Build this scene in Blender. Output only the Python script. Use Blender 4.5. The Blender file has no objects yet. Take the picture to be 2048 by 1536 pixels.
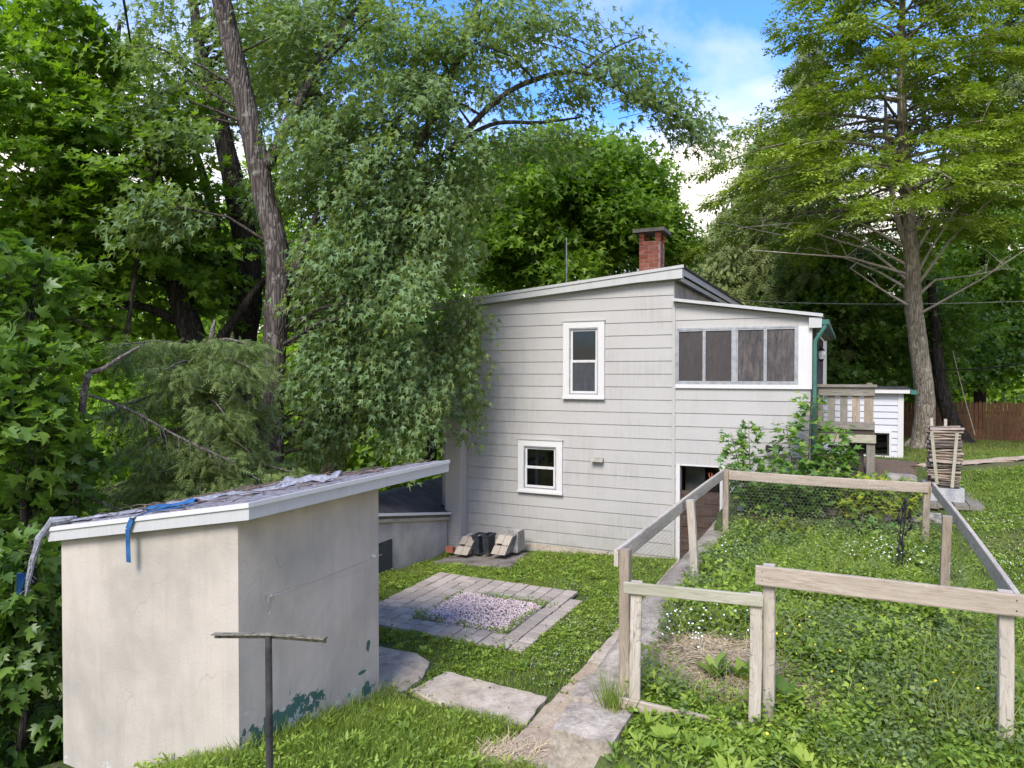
import bpy, math, random
import numpy as np
from mathutils import Vector, noise as mnoise
random.seed(7); RNG = np.random.default_rng(7)
rad = math.radians
SC = bpy.context.scene
COL = SC.collection
# ------------------------------------------------------------------ camera
CZ = 3.54; FPX = 1415.0; PITCH = math.atan(21/1415.0)
cam_d = bpy.data.cameras.new('camera'); cam = bpy.data.objects.new('camera', cam_d); COL.objects.link(cam)
cam.location = (0, 0, CZ); cam.rotation_euler = (math.pi/2 - PITCH, 0, 0)
cam_d.sensor_width = 36; cam_d.lens = FPX/2048*36; cam_d.clip_end = 2000; cam_d.clip_start = 0.05
SC.camera = cam
# ------------------------------------------------------------------ light
SUN_AZ, SUN_EL = rad(203), rad(47)          # azimuth from +Y clockwise: behind and left of the camera
SKY_STR = 0.15; SUN_STR = 1.35; EXPOSURE = 2.05
world = bpy.data.worlds.new('World'); SC.world = world; world.use_nodes = True
wn = world.node_tree; wn.nodes.clear()
def _n(nt, t, **k):
    n = nt.nodes.new(t)
    for a, b in k.items(): setattr(n, a, b)
    return n
wo = _n(wn, 'ShaderNodeOutputWorld'); wb = _n(wn, 'ShaderNodeBackground'); wb.inputs[1].default_value = SKY_STR
sky = _n(wn, 'ShaderNodeTexSky', sky_type='NISHITA', sun_disc=False, sun_elevation=SUN_EL, sun_rotation=SUN_AZ)
sky.air_density = 1.0; sky.dust_density = 0.3; sky.ozone_density = 2.0
tint = _n(wn, 'ShaderNodeMix', data_type='RGBA', blend_type='MULTIPLY'); tint.inputs[0].default_value = 1
tint.inputs[7].default_value = (0.26, 0.43, 0.72, 1)
wn.links.new(sky.outputs[0], tint.inputs[6])
tc = _n(wn, 'ShaderNodeTexCoord'); mp = _n(wn, 'ShaderNodeMapping'); mp.inputs['Scale'].default_value = (1.0, 1.0, 2.6)
mp.inputs['Location'].default_value = (0.35, 0.2, 0.1); mp.inputs['Rotation'].default_value = (0, 0.5, -0.2)
wn.links.new(tc.outputs['Generated'], mp.inputs[0])
nz = _n(wn, 'ShaderNodeTexNoise'); nz.inputs['Scale'].default_value = 1.9; nz.inputs['Detail'].default_value = 9; nz.inputs['Roughness'].default_value = 0.52
nz.inputs['Distortion'].default_value = 0.35
wn.links.new(mp.outputs[0], nz.inputs['Vector'])
sep = _n(wn, 'ShaderNodeSeparateXYZ'); wn.links.new(tc.outputs['Generated'], sep.inputs[0])
ma = _n(wn, 'ShaderNodeMath', operation='MULTIPLY_ADD'); ma.inputs[1].default_value = -0.55; ma.inputs[2].default_value = 0.20
wn.links.new(sep.outputs[2], ma.inputs[0])
ad = _n(wn, 'ShaderNodeMath', operation='ADD'); wn.links.new(nz.outputs[0], ad.inputs[0]); wn.links.new(ma.outputs[0], ad.inputs[1])
cr = _n(wn, 'ShaderNodeValToRGB'); cr.color_ramp.elements[0].position = 0.38; cr.color_ramp.elements[1].position = 0.58
cr.color_ramp.elements[0].color = (0, 0, 0, 1); cr.color_ramp.elements[1].color = (1, 1, 1, 1)
wn.links.new(ad.outputs[0], cr.inputs[0])
cm = _n(wn, 'ShaderNodeMix', data_type='RGBA'); wn.links.new(cr.outputs[0], cm.inputs[0]); wn.links.new(tint.outputs[2], cm.inputs[6])
cm.inputs[7].default_value = (2.45, 2.3, 2.15, 1)
wn.links.new(cm.outputs[2], wb.inputs[0]); wn.links.new(wb.outputs[0], wo.inputs[0])
sun_d = bpy.data.lights.new('sun', 'SUN'); sun = bpy.data.objects.new('sun', sun_d); COL.objects.link(sun)
sun_d.energy = SUN_STR; sun_d.angle = rad(26); sun_d.color = (1.0, 0.94, 0.84)
sdir = Vector((math.sin(SUN_AZ)*math.cos(SUN_EL), math.cos(SUN_AZ)*math.cos(SUN_EL), math.sin(SUN_EL)))
sun.rotation_euler = sdir.to_track_quat('Z', 'Y').to_euler()
vs = SC.view_settings; vs.view_transform = 'Standard'; vs.look = 'None'; vs.exposure = EXPOSURE; vs.gamma = 1; vs.use_curve_mapping = False
SC.render.engine = 'CYCLES'; cy = SC.cycles
cy.use_denoising = True; cy.max_bounces = 9; cy.diffuse_bounces = 7; cy.glossy_bounces = 2; cy.transmission_bounces = 3; cy.transparent_max_bounces = 6
cy.use_adaptive_sampling = True; cy.adaptive_threshold = 0.02
# ------------------------------------------------------------------ geometry of the place
cp, sp = math.cos(PITCH), math.sin(PITCH)
def ray(u, v):
    x = (u-1024)/FPX; y = (768-v)/FPX
    return np.array([x, cp + y*sp, -sp + y*cp])
def at(u, v, Y):                                   # the point seen at (u,v) on the photo, at depth Y
    r = ray(u, v); return np.array([0, 0, CZ]) + r*(Y/r[1])
XA, YA = 3.09, 13.5                                # the seam of the house's front wall
RX, RY = 0.902, -0.432                             # along the wall to the right
NX, NY = 0.432, 0.902                              # into the house
def P(a, b, z): return (XA+RX*a+NX*b, YA+RY*a+NY*b, z)
def AB(x, y): return ((x-XA)*RX+(y-YA)*RY, (x-XA)*NX+(y-YA)*NY)
def onb(u, v, b=0.0):                              # (a, z) on the plane b = const
    r = ray(u, v); k = r[0]/r[1]
    a = (k*(YA+NY*b)-XA-NX*b)/(RX-RY*k); Y = YA+RY*a+NY*b
    return a, CZ + r[2]/r[1]*Y
def ona(u, v, a=0.0):
    r = ray(u, v); k = r[0]/r[1]
    b = (k*(YA+RY*a)-XA-RX*a)/(NX-NY*k); Y = YA+RY*a+NY*b
    return b, CZ + r[2]/r[1]*Y
def onz(u, v, z=0.0):
    r = ray(u, v); t = (z-CZ)/r[2]; x, y = r[0]*t, r[1]*t
    return AB(x, y)
def sst(x, e0, e1):
    t = np.clip((x-e0)/(e1-e0), 0, 1); return t*t*(3-2*t)
def wob(x, y, s=1.0):
    return (np.sin(x*1.3*s+1.1)*np.cos(y*1.7*s-.4)+.6*np.sin(x*2.9*s-y*2.1*s)+.4*np.cos(x*5.1*s+y*4.3*s))/2
WALL_A = 0.98
def height(x, y, rough=1.0):
    x = np.asarray(x, float); y = np.asarray(y, float)
    a = (x-XA)*RX+(y-YA)*RY; b = (x-XA)*NX+(y-YA)*NY
    low = 0.155*np.clip(-7.1-b, 0, 8) - 0.055*np.clip(-a, 0, 5.5) * sst(b, -5, -1) - 0.35*np.clip(-a-4.6, 0, 12)
    low = low - 0.12*np.clip(b-1, 0, 30)*(a < 1) - 0.30*np.clip(-a-1.5, 0, 3)*sst(-b, 6.6, 8.2)
    up = 1.03 - 0.24*sst(-b, 5.6, 7.9)*(1-.55*sst(a, 2.6, 4.0)) + 0.02*sst(a, 1.3, 3.5) + 0.28*sst(b, -2.15, -1.75) + 0.15*sst(b, -1.7, 0.3)
    up = up + 0.30*sst(a, 4.3, 6.5)*sst(b, -7, -2)*(1-sst(b, 2, 11)) - 0.035*np.clip(b-3.5, 0, 14) + 0.16*sst(b, 1, 3)
    w = sst(a, WALL_A+.15*sst(-b, 8.3, 8.7), WALL_A+0.12+1.1*sst(-b, 8.3, 8.9))
    h = low*(1-w) + up*w
    return h + rough*(0.02*wob(x, y) + 0.012*wob(x+5, y+3, 3.1))
# ------------------------------------------------------------------ mesh building
class MB:
    def __init__(s): s.v = []; s.f = []; s.lc = []
    def add(s, vs, fs, lc=None):
        k = len(s.v); s.v += [tuple(map(float, p)) for p in vs]; s.f += [tuple(i+k for i in f) for f in fs]
        s.lc += (lc if lc is not None else [tuple(map(float, p)) for p in vs]); return s
    def hexa(s, c):                                # eight corners: bottom four, top four; local coords along the longest edge
        c = [np.array(p, float) for p in c]
        ex, ey, ez = np.linalg.norm(c[1]-c[0]), np.linalg.norm(c[3]-c[0]), np.linalg.norm(c[4]-c[0])
        o = random.random()*20
        q = [(0,0,0),(1,0,0),(1,1,0),(0,1,0),(0,0,1),(1,0,1),(1,1,1),(0,1,1)]
        d = [ex, ey, ez]; order = sorted(range(3), key=lambda i: -d[i])
        lc = [(w[order[0]]*d[order[0]]+o, w[order[1]]*d[order[1]]+o, w[order[2]]*d[order[2]]+o*.7) for w in q]
        return s.add(c, [(0,3,2,1),(4,5,6,7),(0,1,5,4),(1,2,6,5),(2,3,7,6),(3,0,4,7)], lc)
    def box(s, a0, a1, b0, b1, z0, z1):            # a box aligned with the house
        return s.hexa([P(a0,b0,z0),P(a1,b0,z0),P(a1,b1,z0),P(a0,b1,z0),P(a0,b0,z1),P(a1,b0,z1),P(a1,b1,z1),P(a0,b1,z1)])
    def beam(s, p, q, w, h, up=(0,0,1)):           # square-section beam from p to q
        p, q, up = np.array(p, float), np.array(q, float), np.array(up, float)
        d = q-p; d /= np.linalg.norm(d); sd = np.cross(d, up); n = np.linalg.norm(sd)
        if n < 1e-6: sd = np.cross(d, (RX, RY, 0)); n = np.linalg.norm(sd)
        sd /= n; u = np.cross(sd, d)
        c = lambda o, i, j: o+sd*i*w/2+u*j*h/2
        return s.hexa([c(p,-1,-1),c(q,-1,-1),c(q,1,-1),c(p,1,-1),c(p,-1,1),c(q,-1,1),c(q,1,1),c(p,1,1)])
    def plank(s, p, q, w, h, up=(0,0,1), n=10, amp=.003, lift=0.0):   # weathered board: slightly bowed and uneven
        p, q, up = np.array(p, float), np.array(q, float), np.array(up, float); d = q-p; L = np.linalg.norm(d); d /= L; sd = np.cross(d, up); sd /= np.linalg.norm(sd); u = np.cross(sd, d)
        k = random.random()*9; vs = []; lc = []; o = random.random()*20; bow = random.uniform(-1, 1)*amp*2
        for i in range(n+1):
            t = i/n; c = p+d*L*t+u*(bow*math.sin(math.pi*t)*L)+sd*(amp*math.sin(t*5+k))
            for a_, b_ in ((-1,-1),(-.82,-1.0),(.82,-1),(1,-1),(1,1),(.82,1.0),(-.82,1),(-1,1)):
                e = .88 if abs(a_) == 1 else 1; r = 1+random.uniform(-1, 1)*amp*3
                vs.append(c+sd*a_*w/2*r+u*b_*h/2*e*r); lc.append((L*t+o, a_*w/2+o*.3, b_*h/2+o*.7))
        fs = [(i*8+j, i*8+(j+1)%8, (i+1)*8+(j+1)%8, (i+1)*8+j) for i in range(n) for j in range(8)]+[tuple(range(7, -1, -1)), tuple(n*8+j for j in range(8))]
        return s.add(vs, fs, lc)
    def poly(s, pts, b0, b1):                      # polygon in the wall plane (a,z), from b0 (outer) to b1
        n = len(pts)
        f0 = b0 if callable(b0) else (lambda a, z: b0)
        vs = [P(a, f0(a, z), z) for a, z in pts]+[P(a, b1, z) for a, z in pts]
        return s.add(vs, [tuple(range(n)), tuple(range(2*n-1, n-1, -1))]+[(i, i+n, (i+1)%n+n, (i+1)%n) for i in range(n)],
                     [(a+3, z, 0) for a, z in pts]*2)
    def tube(s, pts, rs, n=8, jag=0.0, cap=True):
        pts = [np.array(p, float) for p in pts]; k0 = len(s.v); vs = []; lc = []; L = 0
        u = None
        for i, p in enumerate(pts):
            d = pts[min(i+1, len(pts)-1)]-pts[max(i-1, 0)]; d = d/(np.linalg.norm(d)+1e-9)
            if u is None:
                u = np.cross(d, (0.3, 0.9, 0.1)); 
            u = u-d*np.dot(u, d); u /= np.linalg.norm(u)+1e-9; w = np.cross(d, u)
            if i: L += np.linalg.norm(p-pts[i-1])
            for j in range(n):
                t = 2*math.pi*j/n; r = rs[i]*(1+jag*random.uniform(-1, 1))
                vs.append(p+u*math.cos(t)*r+w*math.sin(t)*r); lc.append((L, t*rs[i], 0))
        fs = [(i*n+j, i*n+(j+1)%n, (i+1)*n+(j+1)%n, (i+1)*n+j) for i in range(len(pts)-1) for j in range(n)]
        if cap: fs += [tuple(range(n-1, -1, -1)), tuple((len(pts)-1)*n+j for j in range(n))]
        return s.add(vs, fs, lc)
    def build(s, name, mat, parent=None, smooth=False, stuff=False, label=None):
        o = mesh_obj(name, np.array(s.v), None, mat, parent, faces=s.f, smooth=smooth)
        at_ = o.data.attributes.new('lc', 'FLOAT_VECTOR', 'POINT'); at_.data.foreach_set('vector', np.array(s.lc, np.float32).ravel())
        if stuff: o['kind'] = 'stuff'
        if label: o['label'] = label
        return o
WORLD = {}
def wloc(o): return np.array(WORLD.get(o.name, (0, 0, 0)), float) if o is not None else np.zeros(3)
def mesh_obj(name, V, T, mat, parent=None, faces=None, smooth=False, rnd=None):
    me = bpy.data.meshes.new(name); V = np.asarray(V, float)-wloc(parent)
    if faces is not None: me.from_pydata(V.tolist(), [], faces)
    else:
        T = np.asarray(T, np.int32); n = len(T)
        me.vertices.add(len(V)); me.vertices.foreach_set('co', V.astype(np.float32).ravel())
        me.loops.add(n*3); me.loops.foreach_set('vertex_index', T.ravel())
        me.polygons.add(n); me.polygons.foreach_set('loop_start', np.arange(0, n*3, 3, dtype=np.int32))
        me.update(calc_edges=True)
    if rnd is not None:
        at_ = me.attributes.new('rnd', 'FLOAT', 'POINT'); at_.data.foreach_set('value', np.asarray(rnd, np.float32))
    if smooth: me.polygons.foreach_set('use_smooth', [True]*len(me.polygons))
    if isinstance(mat, str): mat = M[mat]
    me.materials.append(mat)
    o = bpy.data.objects.new(name, me); COL.objects.link(o)
    if parent is not None: o.parent = parent
    WORLD[o.name] = tuple(wloc(parent))
    return o
def thing(name, loc, label, cat, group=None):
    o = bpy.data.objects.new(name, None); COL.objects.link(o); o.location = loc; o.empty_display_size = .2
    WORLD[o.name] = tuple(loc); o['label'] = label; o['category'] = cat
    if group: o['group'] = group
    return o
def tag(o, label, cat, group=None):
    o['label'] = label; o['category'] = cat
    if group: o['group'] = group
    return o
def struct(o): o['kind'] = 'structure'; return o
def share(me, name, parent, loc=(0,0,0), rz=0.0, mat=None):   # another object on the same mesh
    o = bpy.data.objects.new(name, me); COL.objects.link(o); o.location = loc; o.rotation_euler = (0, 0, rz)
    if parent is not None: o.parent = parent
    return o
# ------------------------------------------------------------------ materials
M = {}
def base(name, rough=0.8, spec=0.3):
    m = bpy.data.materials.new(name); m.use_nodes = True; nt = m.node_tree; b = nt.nodes['Principled BSDF']
    b.inputs['Roughness'].default_value = rough; b.inputs['Specular IOR Level'].default_value = spec; M[name] = m
    return m, nt, b
def coords(nt, kind='obj', scale=(1,1,1)):
    if kind == 'lc': c = _n(nt, 'ShaderNodeAttribute', attribute_name='lc').outputs['Vector']
    else: c = _n(nt, 'ShaderNodeTexCoord').outputs['Object']
    mp = _n(nt, 'ShaderNodeMapping'); mp.inputs['Scale'].default_value = scale; nt.links.new(c, mp.inputs[0]); return mp.outputs[0]
def nois(nt, vec, scale, detail=4, rough=.55, dist=0.0):
    n = _n(nt, 'ShaderNodeTexNoise'); n.inputs['Scale'].default_value = scale; n.inputs['Detail'].default_value = detail
    n.inputs['Roughness'].default_value = rough; n.inputs['Distortion'].default_value = dist; nt.links.new(vec, n.inputs['Vector']); return n.outputs[0]
def ramp(nt, fac, stops):
    r = _n(nt, 'ShaderNodeValToRGB'); e = r.color_ramp.elements
    while len(e) < len(stops): e.new(0.5)
    for i, (p, c) in enumerate(stops):
        e[i].position = p; e[i].color = (c, c, c, 1) if not hasattr(c, '__len__') else (*c, 1)
    nt.links.new(fac, r.inputs[0]); return r.outputs[0]
def mix(nt, fac, a, b, mode='MIX'):
    m = _n(nt, 'ShaderNodeMix', data_type='RGBA', blend_type=mode)
    for s, i in ((fac, 0), (a, 6), (b, 7)):
        if hasattr(s, 'is_linked') or hasattr(s, 'links'): nt.links.new(s, m.inputs[i])
        else: m.inputs[i].default_value = s if not hasattr(s, '__len__') else (*s, 1)
    return m.outputs[2]
def bump(nt, b, h, strength=.3, dist=.02):
    n = _n(nt, 'ShaderNodeBump'); n.inputs['Strength'].default_value = strength; n.inputs['Distance'].default_value = dist
    nt.links.new(h, n.inputs['Height']); nt.links.new(n.outputs[0], b.inputs['Normal'])
def setc(nt, b, c): nt.links.new(c, b.inputs['Base Color'])
def objrand(nt): return _n(nt, 'ShaderNodeObjectInfo').outputs['Random']

def _mr(nt, src, lo, hi):
    m = _n(nt, 'ShaderNodeMapRange'); nt.links.new(src, m.inputs[0]); m.inputs[1].default_value = lo; m.inputs[2].default_value = hi; return m.outputs[0]
def simple(name, c1, c2, scale=6, rough=.8, bs=.2, bd=.01, kind='obj', anis=(1,1,1), spec=.3, metal=0, detail=5):
    m, nt, b = base(name, rough, spec); v = coords(nt, kind, anis); n = nois(nt, v, scale, detail)
    setc(nt, b, ramp(nt, n, [(.32, c1), (.68, c2)])); b.inputs['Metallic'].default_value = metal
    if bs: bump(nt, b, nois(nt, v, scale*3, 4), bs, bd)
    return m
def m_siding(name, col, stain=(.24,.23,.20), amt=.5, vert=9):
    m, nt, b = base(name, .62, .3)
    v = coords(nt, 'obj', (1,1,1)); v2 = coords(nt, 'obj', (vert, vert, .55))
    streak = ramp(nt, nois(nt, v2, 2.2, 6, .6), [(.35, 0), (.75, 1)])
    blot = ramp(nt, nois(nt, v, .9, 5, .6), [(.42, 0), (.72, 1)])
    fac = mix(nt, 1.0, streak, blot, 'MULTIPLY')
    c = mix(nt, ramp(nt, objrand(nt), [(0, 0), (1, .5)]), col, tuple(x*.93 for x in col))
    c = mix(nt, ramp(nt, nois(nt, v2, 7, 3), [(.3, 0), (.8, .16)]), c, stain)
    f2 = _n(nt, 'ShaderNodeMath', operation='MULTIPLY'); nt.links.new(fac, f2.inputs[0]); f2.inputs[1].default_value = amt
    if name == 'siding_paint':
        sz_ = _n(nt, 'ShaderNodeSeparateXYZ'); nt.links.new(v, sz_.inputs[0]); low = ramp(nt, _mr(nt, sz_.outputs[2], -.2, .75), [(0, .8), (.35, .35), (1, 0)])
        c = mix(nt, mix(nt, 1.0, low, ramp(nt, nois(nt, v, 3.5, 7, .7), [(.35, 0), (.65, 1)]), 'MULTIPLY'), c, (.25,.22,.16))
    setc(nt, b, mix(nt, f2.outputs[0], c, stain)); bump(nt, b, nois(nt, v2, 9, 3), .12, .004)
m_siding('siding_paint', (.42,.398,.366), amt=.7)
m_siding('white_paint', (.60,.58,.55), (.36,.34,.30), .25, 3)
m_siding('fascia_paint', (.47,.46,.435), (.22,.24,.2), .35, 4)
m_siding('vinyl_tan', (.47,.425,.37), (.2,.19,.17), .3, 6)
m_siding('vinyl_white', (.52,.52,.54), (.4,.4,.4), .15, 3)
def m_wood(name, pale, mid, dark, moss=None, ring=26):
    m, nt, b = base(name, .85, .2)
    v = coords(nt, 'lc', (1.2, 11, 11)); v0 = coords(nt, 'lc', (1, 2.5, 2.5))
    g = nois(nt, v, 3.2, 8, .7, 1.6)
    w = _n(nt, 'ShaderNodeTexWave', wave_type='BANDS', bands_direction='Y'); w.inputs['Scale'].default_value = ring/12
    w.inputs['Distortion'].default_value = 5.5; w.inputs['Detail'].default_value = 3; w.inputs['Detail Scale'].default_value = .7
    nt.links.new(coords(nt, 'lc', (.7, 7, 7)), w.inputs['Vector'])
    c = ramp(nt, g, [(.33, dark), (.46, mid), (.66, pale)])
    c = mix(nt, ramp(nt, w.outputs[1], [(.1, 0.0), (.9, .45)]), c, mid)
    c = mix(nt, ramp(nt, nois(nt, v0, 1.3, 3), [(.35, 0), (.75, .5)]), c, tuple(x*.62 for x in mid))
    if moss: c = mix(nt, ramp(nt, nois(nt, v0, 2.6, 6, .7), [(.48, 0), (.75, .6)]), c, moss)
    setc(nt, b, c); bump(nt, b, g, .55, .006)
m_wood('wood_pale', (.50,.425,.33), (.37,.30,.225), (.16,.12,.08))
m_wood('wood_post', (.45,.375,.285), (.29,.23,.165), (.085,.06,.04), ring=40)
m_wood('wood_grey', (.60,.53,.43), (.43,.37,.295), (.15,.12,.085))
m_wood('wood_moss', (.46,.43,.33), (.36,.33,.24), (.2,.18,.12), (.24,.24,.13))
m_wood('wood_deck', (.31,.28,.235), (.20,.175,.14), (.07,.058,.045), (.17,.17,.10))
m_wood('wood_dark', (.12,.095,.075), (.065,.05,.04), (.02,.016,.012))
m_wood('wood_door', (.13,.075,.05), (.06,.036,.026), (.025,.018,.015), (.13,.12,.11))
m_wood('wood_cedar', (.26,.13,.065), (.17,.08,.04), (.08,.035,.02))
m_wood('firewood', (.50,.41,.32), (.30,.23,.175), (.09,.065,.05), ring=60)
m_wood('firewood_bark', (.21,.17,.135), (.12,.095,.075), (.04,.03,.025))
def m_stucco(name, green):
    m, nt, b = base(name, .9, .15); v = coords(nt)
    big = nois(nt, v, .75, 4, .6); c = ramp(nt, big, [(.3, (.33,.30,.25)), (.5, (.45,.395,.325)), (.72, (.51,.45,.38))])
    v2 = coords(nt, 'obj', (2.2, 2.2, .45))
    c = mix(nt, ramp(nt, nois(nt, v2, 1.6, 6, .65), [(.46, 0), (.8, .5)]), c, (.27,.25,.21))
    vc = _n(nt, 'ShaderNodeTexVoronoi', feature='DISTANCE_TO_EDGE'); vc.inputs['Scale'].default_value = 1.1
    nt.links.new(mix(nt, .35, v, _n(nt, 'ShaderNodeTexNoise').outputs[1]), vc.inputs['Vector'])
    ck = mix(nt, 1.0, ramp(nt, vc.outputs[0], [(0, .22), (.004, 0)]), ramp(nt, nois(nt, v, 1.3, 3), [(.48, 0), (.6, 1)]), 'MULTIPLY'); c = mix(nt, ck, c, (.16,.145,.12))
    c = mix(nt, ramp(nt, nois(nt, coords(nt, 'obj', (9, 9, .35)), 2.0, 5, .6), [(.55, 0), (.8, .16)]), c, (.22,.20,.165))
    # worn lower band: bare green paint showing through, and white scuffs
    sx = _n(nt, 'ShaderNodeSeparateXYZ'); nt.links.new(coords(nt), sx.inputs[0])
    zf = ramp(nt, _mr(nt, sx.outputs[2], .25 if green else -.35, 1.05 if green else .3), [(0, 1), (.5, .45), (1, 0)])
    dot = _n(nt, 'ShaderNodeVectorMath', operation='DOT_PRODUCT'); nt.links.new(coords(nt), dot.inputs[0]); dot.inputs[1].default_value = (NX, NY, 0)
    cb3 = _n(nt, 'ShaderNodeCombineXYZ'); nt.links.new(dot.outputs['Value'], cb3.inputs[0]); nt.links.new(sx.outputs[2], cb3.inputs[1]); gm = None
    n = nois(nt, coords(nt), 7, 8, .72)
    for (uu, vv, r0, r1) in ((572, 1450, .62, .30), (515, 1500, .35, .28), (733, 1378, .17, .13), (700, 1392, .05, .05), (645, 1290, .0, .0), (737, 1290, .05, .09), (725, 1345, .12, .03)):
        bb, zz = ona(uu, vv, -1.57); r0 = max(r0, .01); r1 = max(r1, .01)
        mpn = _n(nt, 'ShaderNodeMapping'); mpn.vector_type = 'TEXTURE'; mpn.inputs['Location'].default_value = (bb+8.205, zz, 0); mpn.inputs['Scale'].default_value = (r0, r1, 1); nt.links.new(cb3.outputs[0], mpn.inputs[0])
        ln = _n(nt, 'ShaderNodeVectorMath', operation='LENGTH'); nt.links.new(mpn.outputs[0], ln.inputs[0])
        ms = _n(nt, 'ShaderNodeMath', operation='MULTIPLY_ADD'); nt.links.new(n, ms.inputs[0]); ms.inputs[1].default_value = 2.6
        inv = _n(nt, 'ShaderNodeMath', operation='SUBTRACT'); inv.inputs[0].default_value = -.65; nt.links.new(ln.outputs['Value'], inv.inputs[1]); nt.links.new(inv.outputs[0], ms.inputs[2])
        mk = ramp(nt, ms.outputs[0], [(0, 0), (.03, 1)])
        if gm is None: gm = mk
        else: gm = mix(nt, 1.0, gm, mk, 'LIGHTEN')
    if green: c = mix(nt, gm, c, (.055,.12,.095))
    n3 = nois(nt, coords(nt, 'obj', (1,1,1)), 5, 7, .7)
    s3 = _n(nt, 'ShaderNodeMath', operation='MULTIPLY_ADD'); nt.links.new(zf, s3.inputs[0]); s3.inputs[1].default_value = .2; nt.links.new(n3, s3.inputs[2])
    c = mix(nt, ramp(nt, s3.outputs[0], [(.74, 0), (.77, .55)]), c, (.55,.55,.52))
    setc(nt, b, c)
    h = mix(nt, .35, nois(nt, v, 38, 5), nois(nt, v, 7, 4)); bump(nt, b, h, .55, .008)
m_stucco('shed_stucco', False); m_stucco('shed_stucco_side', True)
simple('annex_stucco', (.29,.255,.215), (.50,.45,.39), 1.6, .9, .3, .01)
def m_concrete(name, c1, c2, c3):
    m, nt, b = base(name, .92, .15); v = coords(nt)
    c = ramp(nt, nois(nt, v, 3.0, 9, .75), [(.36, c1), (.5, c2), (.64, c3)])
    c = mix(nt, ramp(nt, nois(nt, v, 11, 6, .7), [(.5, 0), (.68, .55)]), c, tuple(x*.62 for x in c1))
    c = mix(nt, ramp(nt, nois(nt, v, 45, 3), [(.35, 0), (.7, .35)]), c, tuple(x*.55 for x in c2))
    setc(nt, b, c); bump(nt, b, mix(nt, .4, nois(nt, v, 30, 5), nois(nt, v, 5, 5)), .6, .02)
m_concrete('concrete_pale', (.31,.255,.195), (.46,.385,.295), (.55,.475,.38))
m_concrete('concrete_tan', (.33,.25,.17), (.44,.34,.24), (.50,.42,.33))
m_concrete('concrete_rough', (.13,.125,.115), (.30,.275,.245), (.47,.435,.39))
m_concrete('concrete_weathered', (.17,.14,.105), (.36,.30,.23), (.50,.43,.34))
m_concrete('concrete_dirty', (.09,.075,.06), (.19,.165,.14), (.30,.27,.24))
m_concrete('concrete_block', (.34,.34,.33), (.42,.415,.40), (.50,.49,.47))
m_concrete('stone', (.16,.14,.12), (.30,.26,.21), (.46,.41,.34))
def m_paver():
    m, nt, b = base('paver', .9, .2); v = coords(nt)
    c = mix(nt, objrand(nt), (.31,.26,.21), (.44,.375,.305)); c = mix(nt, ramp(nt, nois(nt, v, 3, 6, .7), [(.4, 0), (.75, .5)]), c, (.23,.19,.15))
    c = mix(nt, ramp(nt, nois(nt, v, 60, 2), [(.5, 0), (.75, .3)]), c, (.14,.13,.13))
    setc(nt, b, c); bump(nt, b, nois(nt, v, 50, 3), .4, .006)
m_paver()
def m_brick():
    m, nt, b = base('brick', .88, .2); v = coords(nt)
    c = mix(nt, objrand(nt), (.33,.085,.05), (.47,.17,.11)); c = mix(nt, ramp(nt, nois(nt, v, 14, 5), [(.45, 0), (.8, .6)]), c, (.10,.04,.035))
    setc(nt, b, c); bump(nt, b, nois(nt, v, 60, 3), .4, .004)
m_brick()
simple('mortar', (.42,.38,.32), (.55,.50,.43), 12, .95)
simple('cap_slab', (.15,.13,.10), (.29,.25,.20), 7, .9, .4)
simple('tar', (.012,.012,.014), (.05,.05,.055), 14, .55, .8, .03)
simple('roof_black', (.018,.017,.018), (.06,.055,.055), 2.2, .8, .25, .01)
simple('shingle', (.085,.07,.07), (.31,.29,.30), 5, .93, .4, .01, 'lc', (2.5, 9, 9))
simple('metal_dark', (.03,.03,.032), (.10,.095,.09), 9, .6, .3, .003, metal=.5)
simple('metal_moss', (.055,.05,.04), (.27,.24,.17), 26, .85, .6, .004)
simple('metal_black', (.012,.012,.014), (.03,.03,.035), 12, .45, .1, .002, metal=.3)
simple('metal_grey', (.30,.30,.30), (.46,.46,.46), 9, .4, .1, .002, metal=.6)
simple('green_metal', (.03,.11,.085), (.05,.16,.125), 5, .5, .1, .003)
simple('soffit', (.20,.18,.15), (.40,.37,.32), 3, .85, .1, .004)
simple('side_wood', (.08,.07,.065), (.20,.18,.16), 6, .8, .3, .005, 'obj', (4, 4, .4))
simple('plastic_black', (.016,.018,.022), (.045,.05,.06), 7, .42, .1, .003, spec=.5)
simple('tarp_blue', (.012,.065,.17), (.025,.12,.28), 12, .6, .3, .004)
simple('tarp_grey', (.15,.15,.165), (.33,.33,.36), 30, .8, .6, .01)
simple('rope', (.30,.28,.23), (.45,.42,.36), 40, .9, .4, .003)
simple('wire_white', (.5,.5,.5), (.62,.62,.62), 5, .5, 0)
simple('wire_netting', (.16,.155,.14), (.30,.29,.26), 10, .5, 0, metal=.5)
simple('cable_black', (.01,.01,.01), (.02,.02,.02), 5, .6, 0)
simple('soil', (.075,.052,.036), (.17,.125,.09), 6, .95, .5, .02)
simple('mulch', (.07,.045,.03), (.24,.17,.12), 40, .95, .8, .03)
simple('straw', (.40,.30,.17), (.62,.50,.32), 30, .9, .2, .01)
simple('twig', (.07,.05,.04), (.20,.15,.12), 12, .9, .2, .004)
simple('twig_pale', (.26,.21,.17), (.42,.36,.30), 12, .9, .2, .004)
simple('interior', (.20,.085,.055), (.32,.15,.10), 3, .8, 0)
simple('interior_grey', (.07,.075,.055), (.15,.16,.12), 3, .8, 0)
simple('lamp_glass', (.45,.45,.42), (.6,.6,.55), 5, .15, 0, spec=.6)
simple('petal_white', (.72,.72,.70), (.82,.82,.80), 5, .7, 0)
simple('petal_clover', (.52,.50,.42), (.70,.68,.60), 5, .8, 0)
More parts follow.
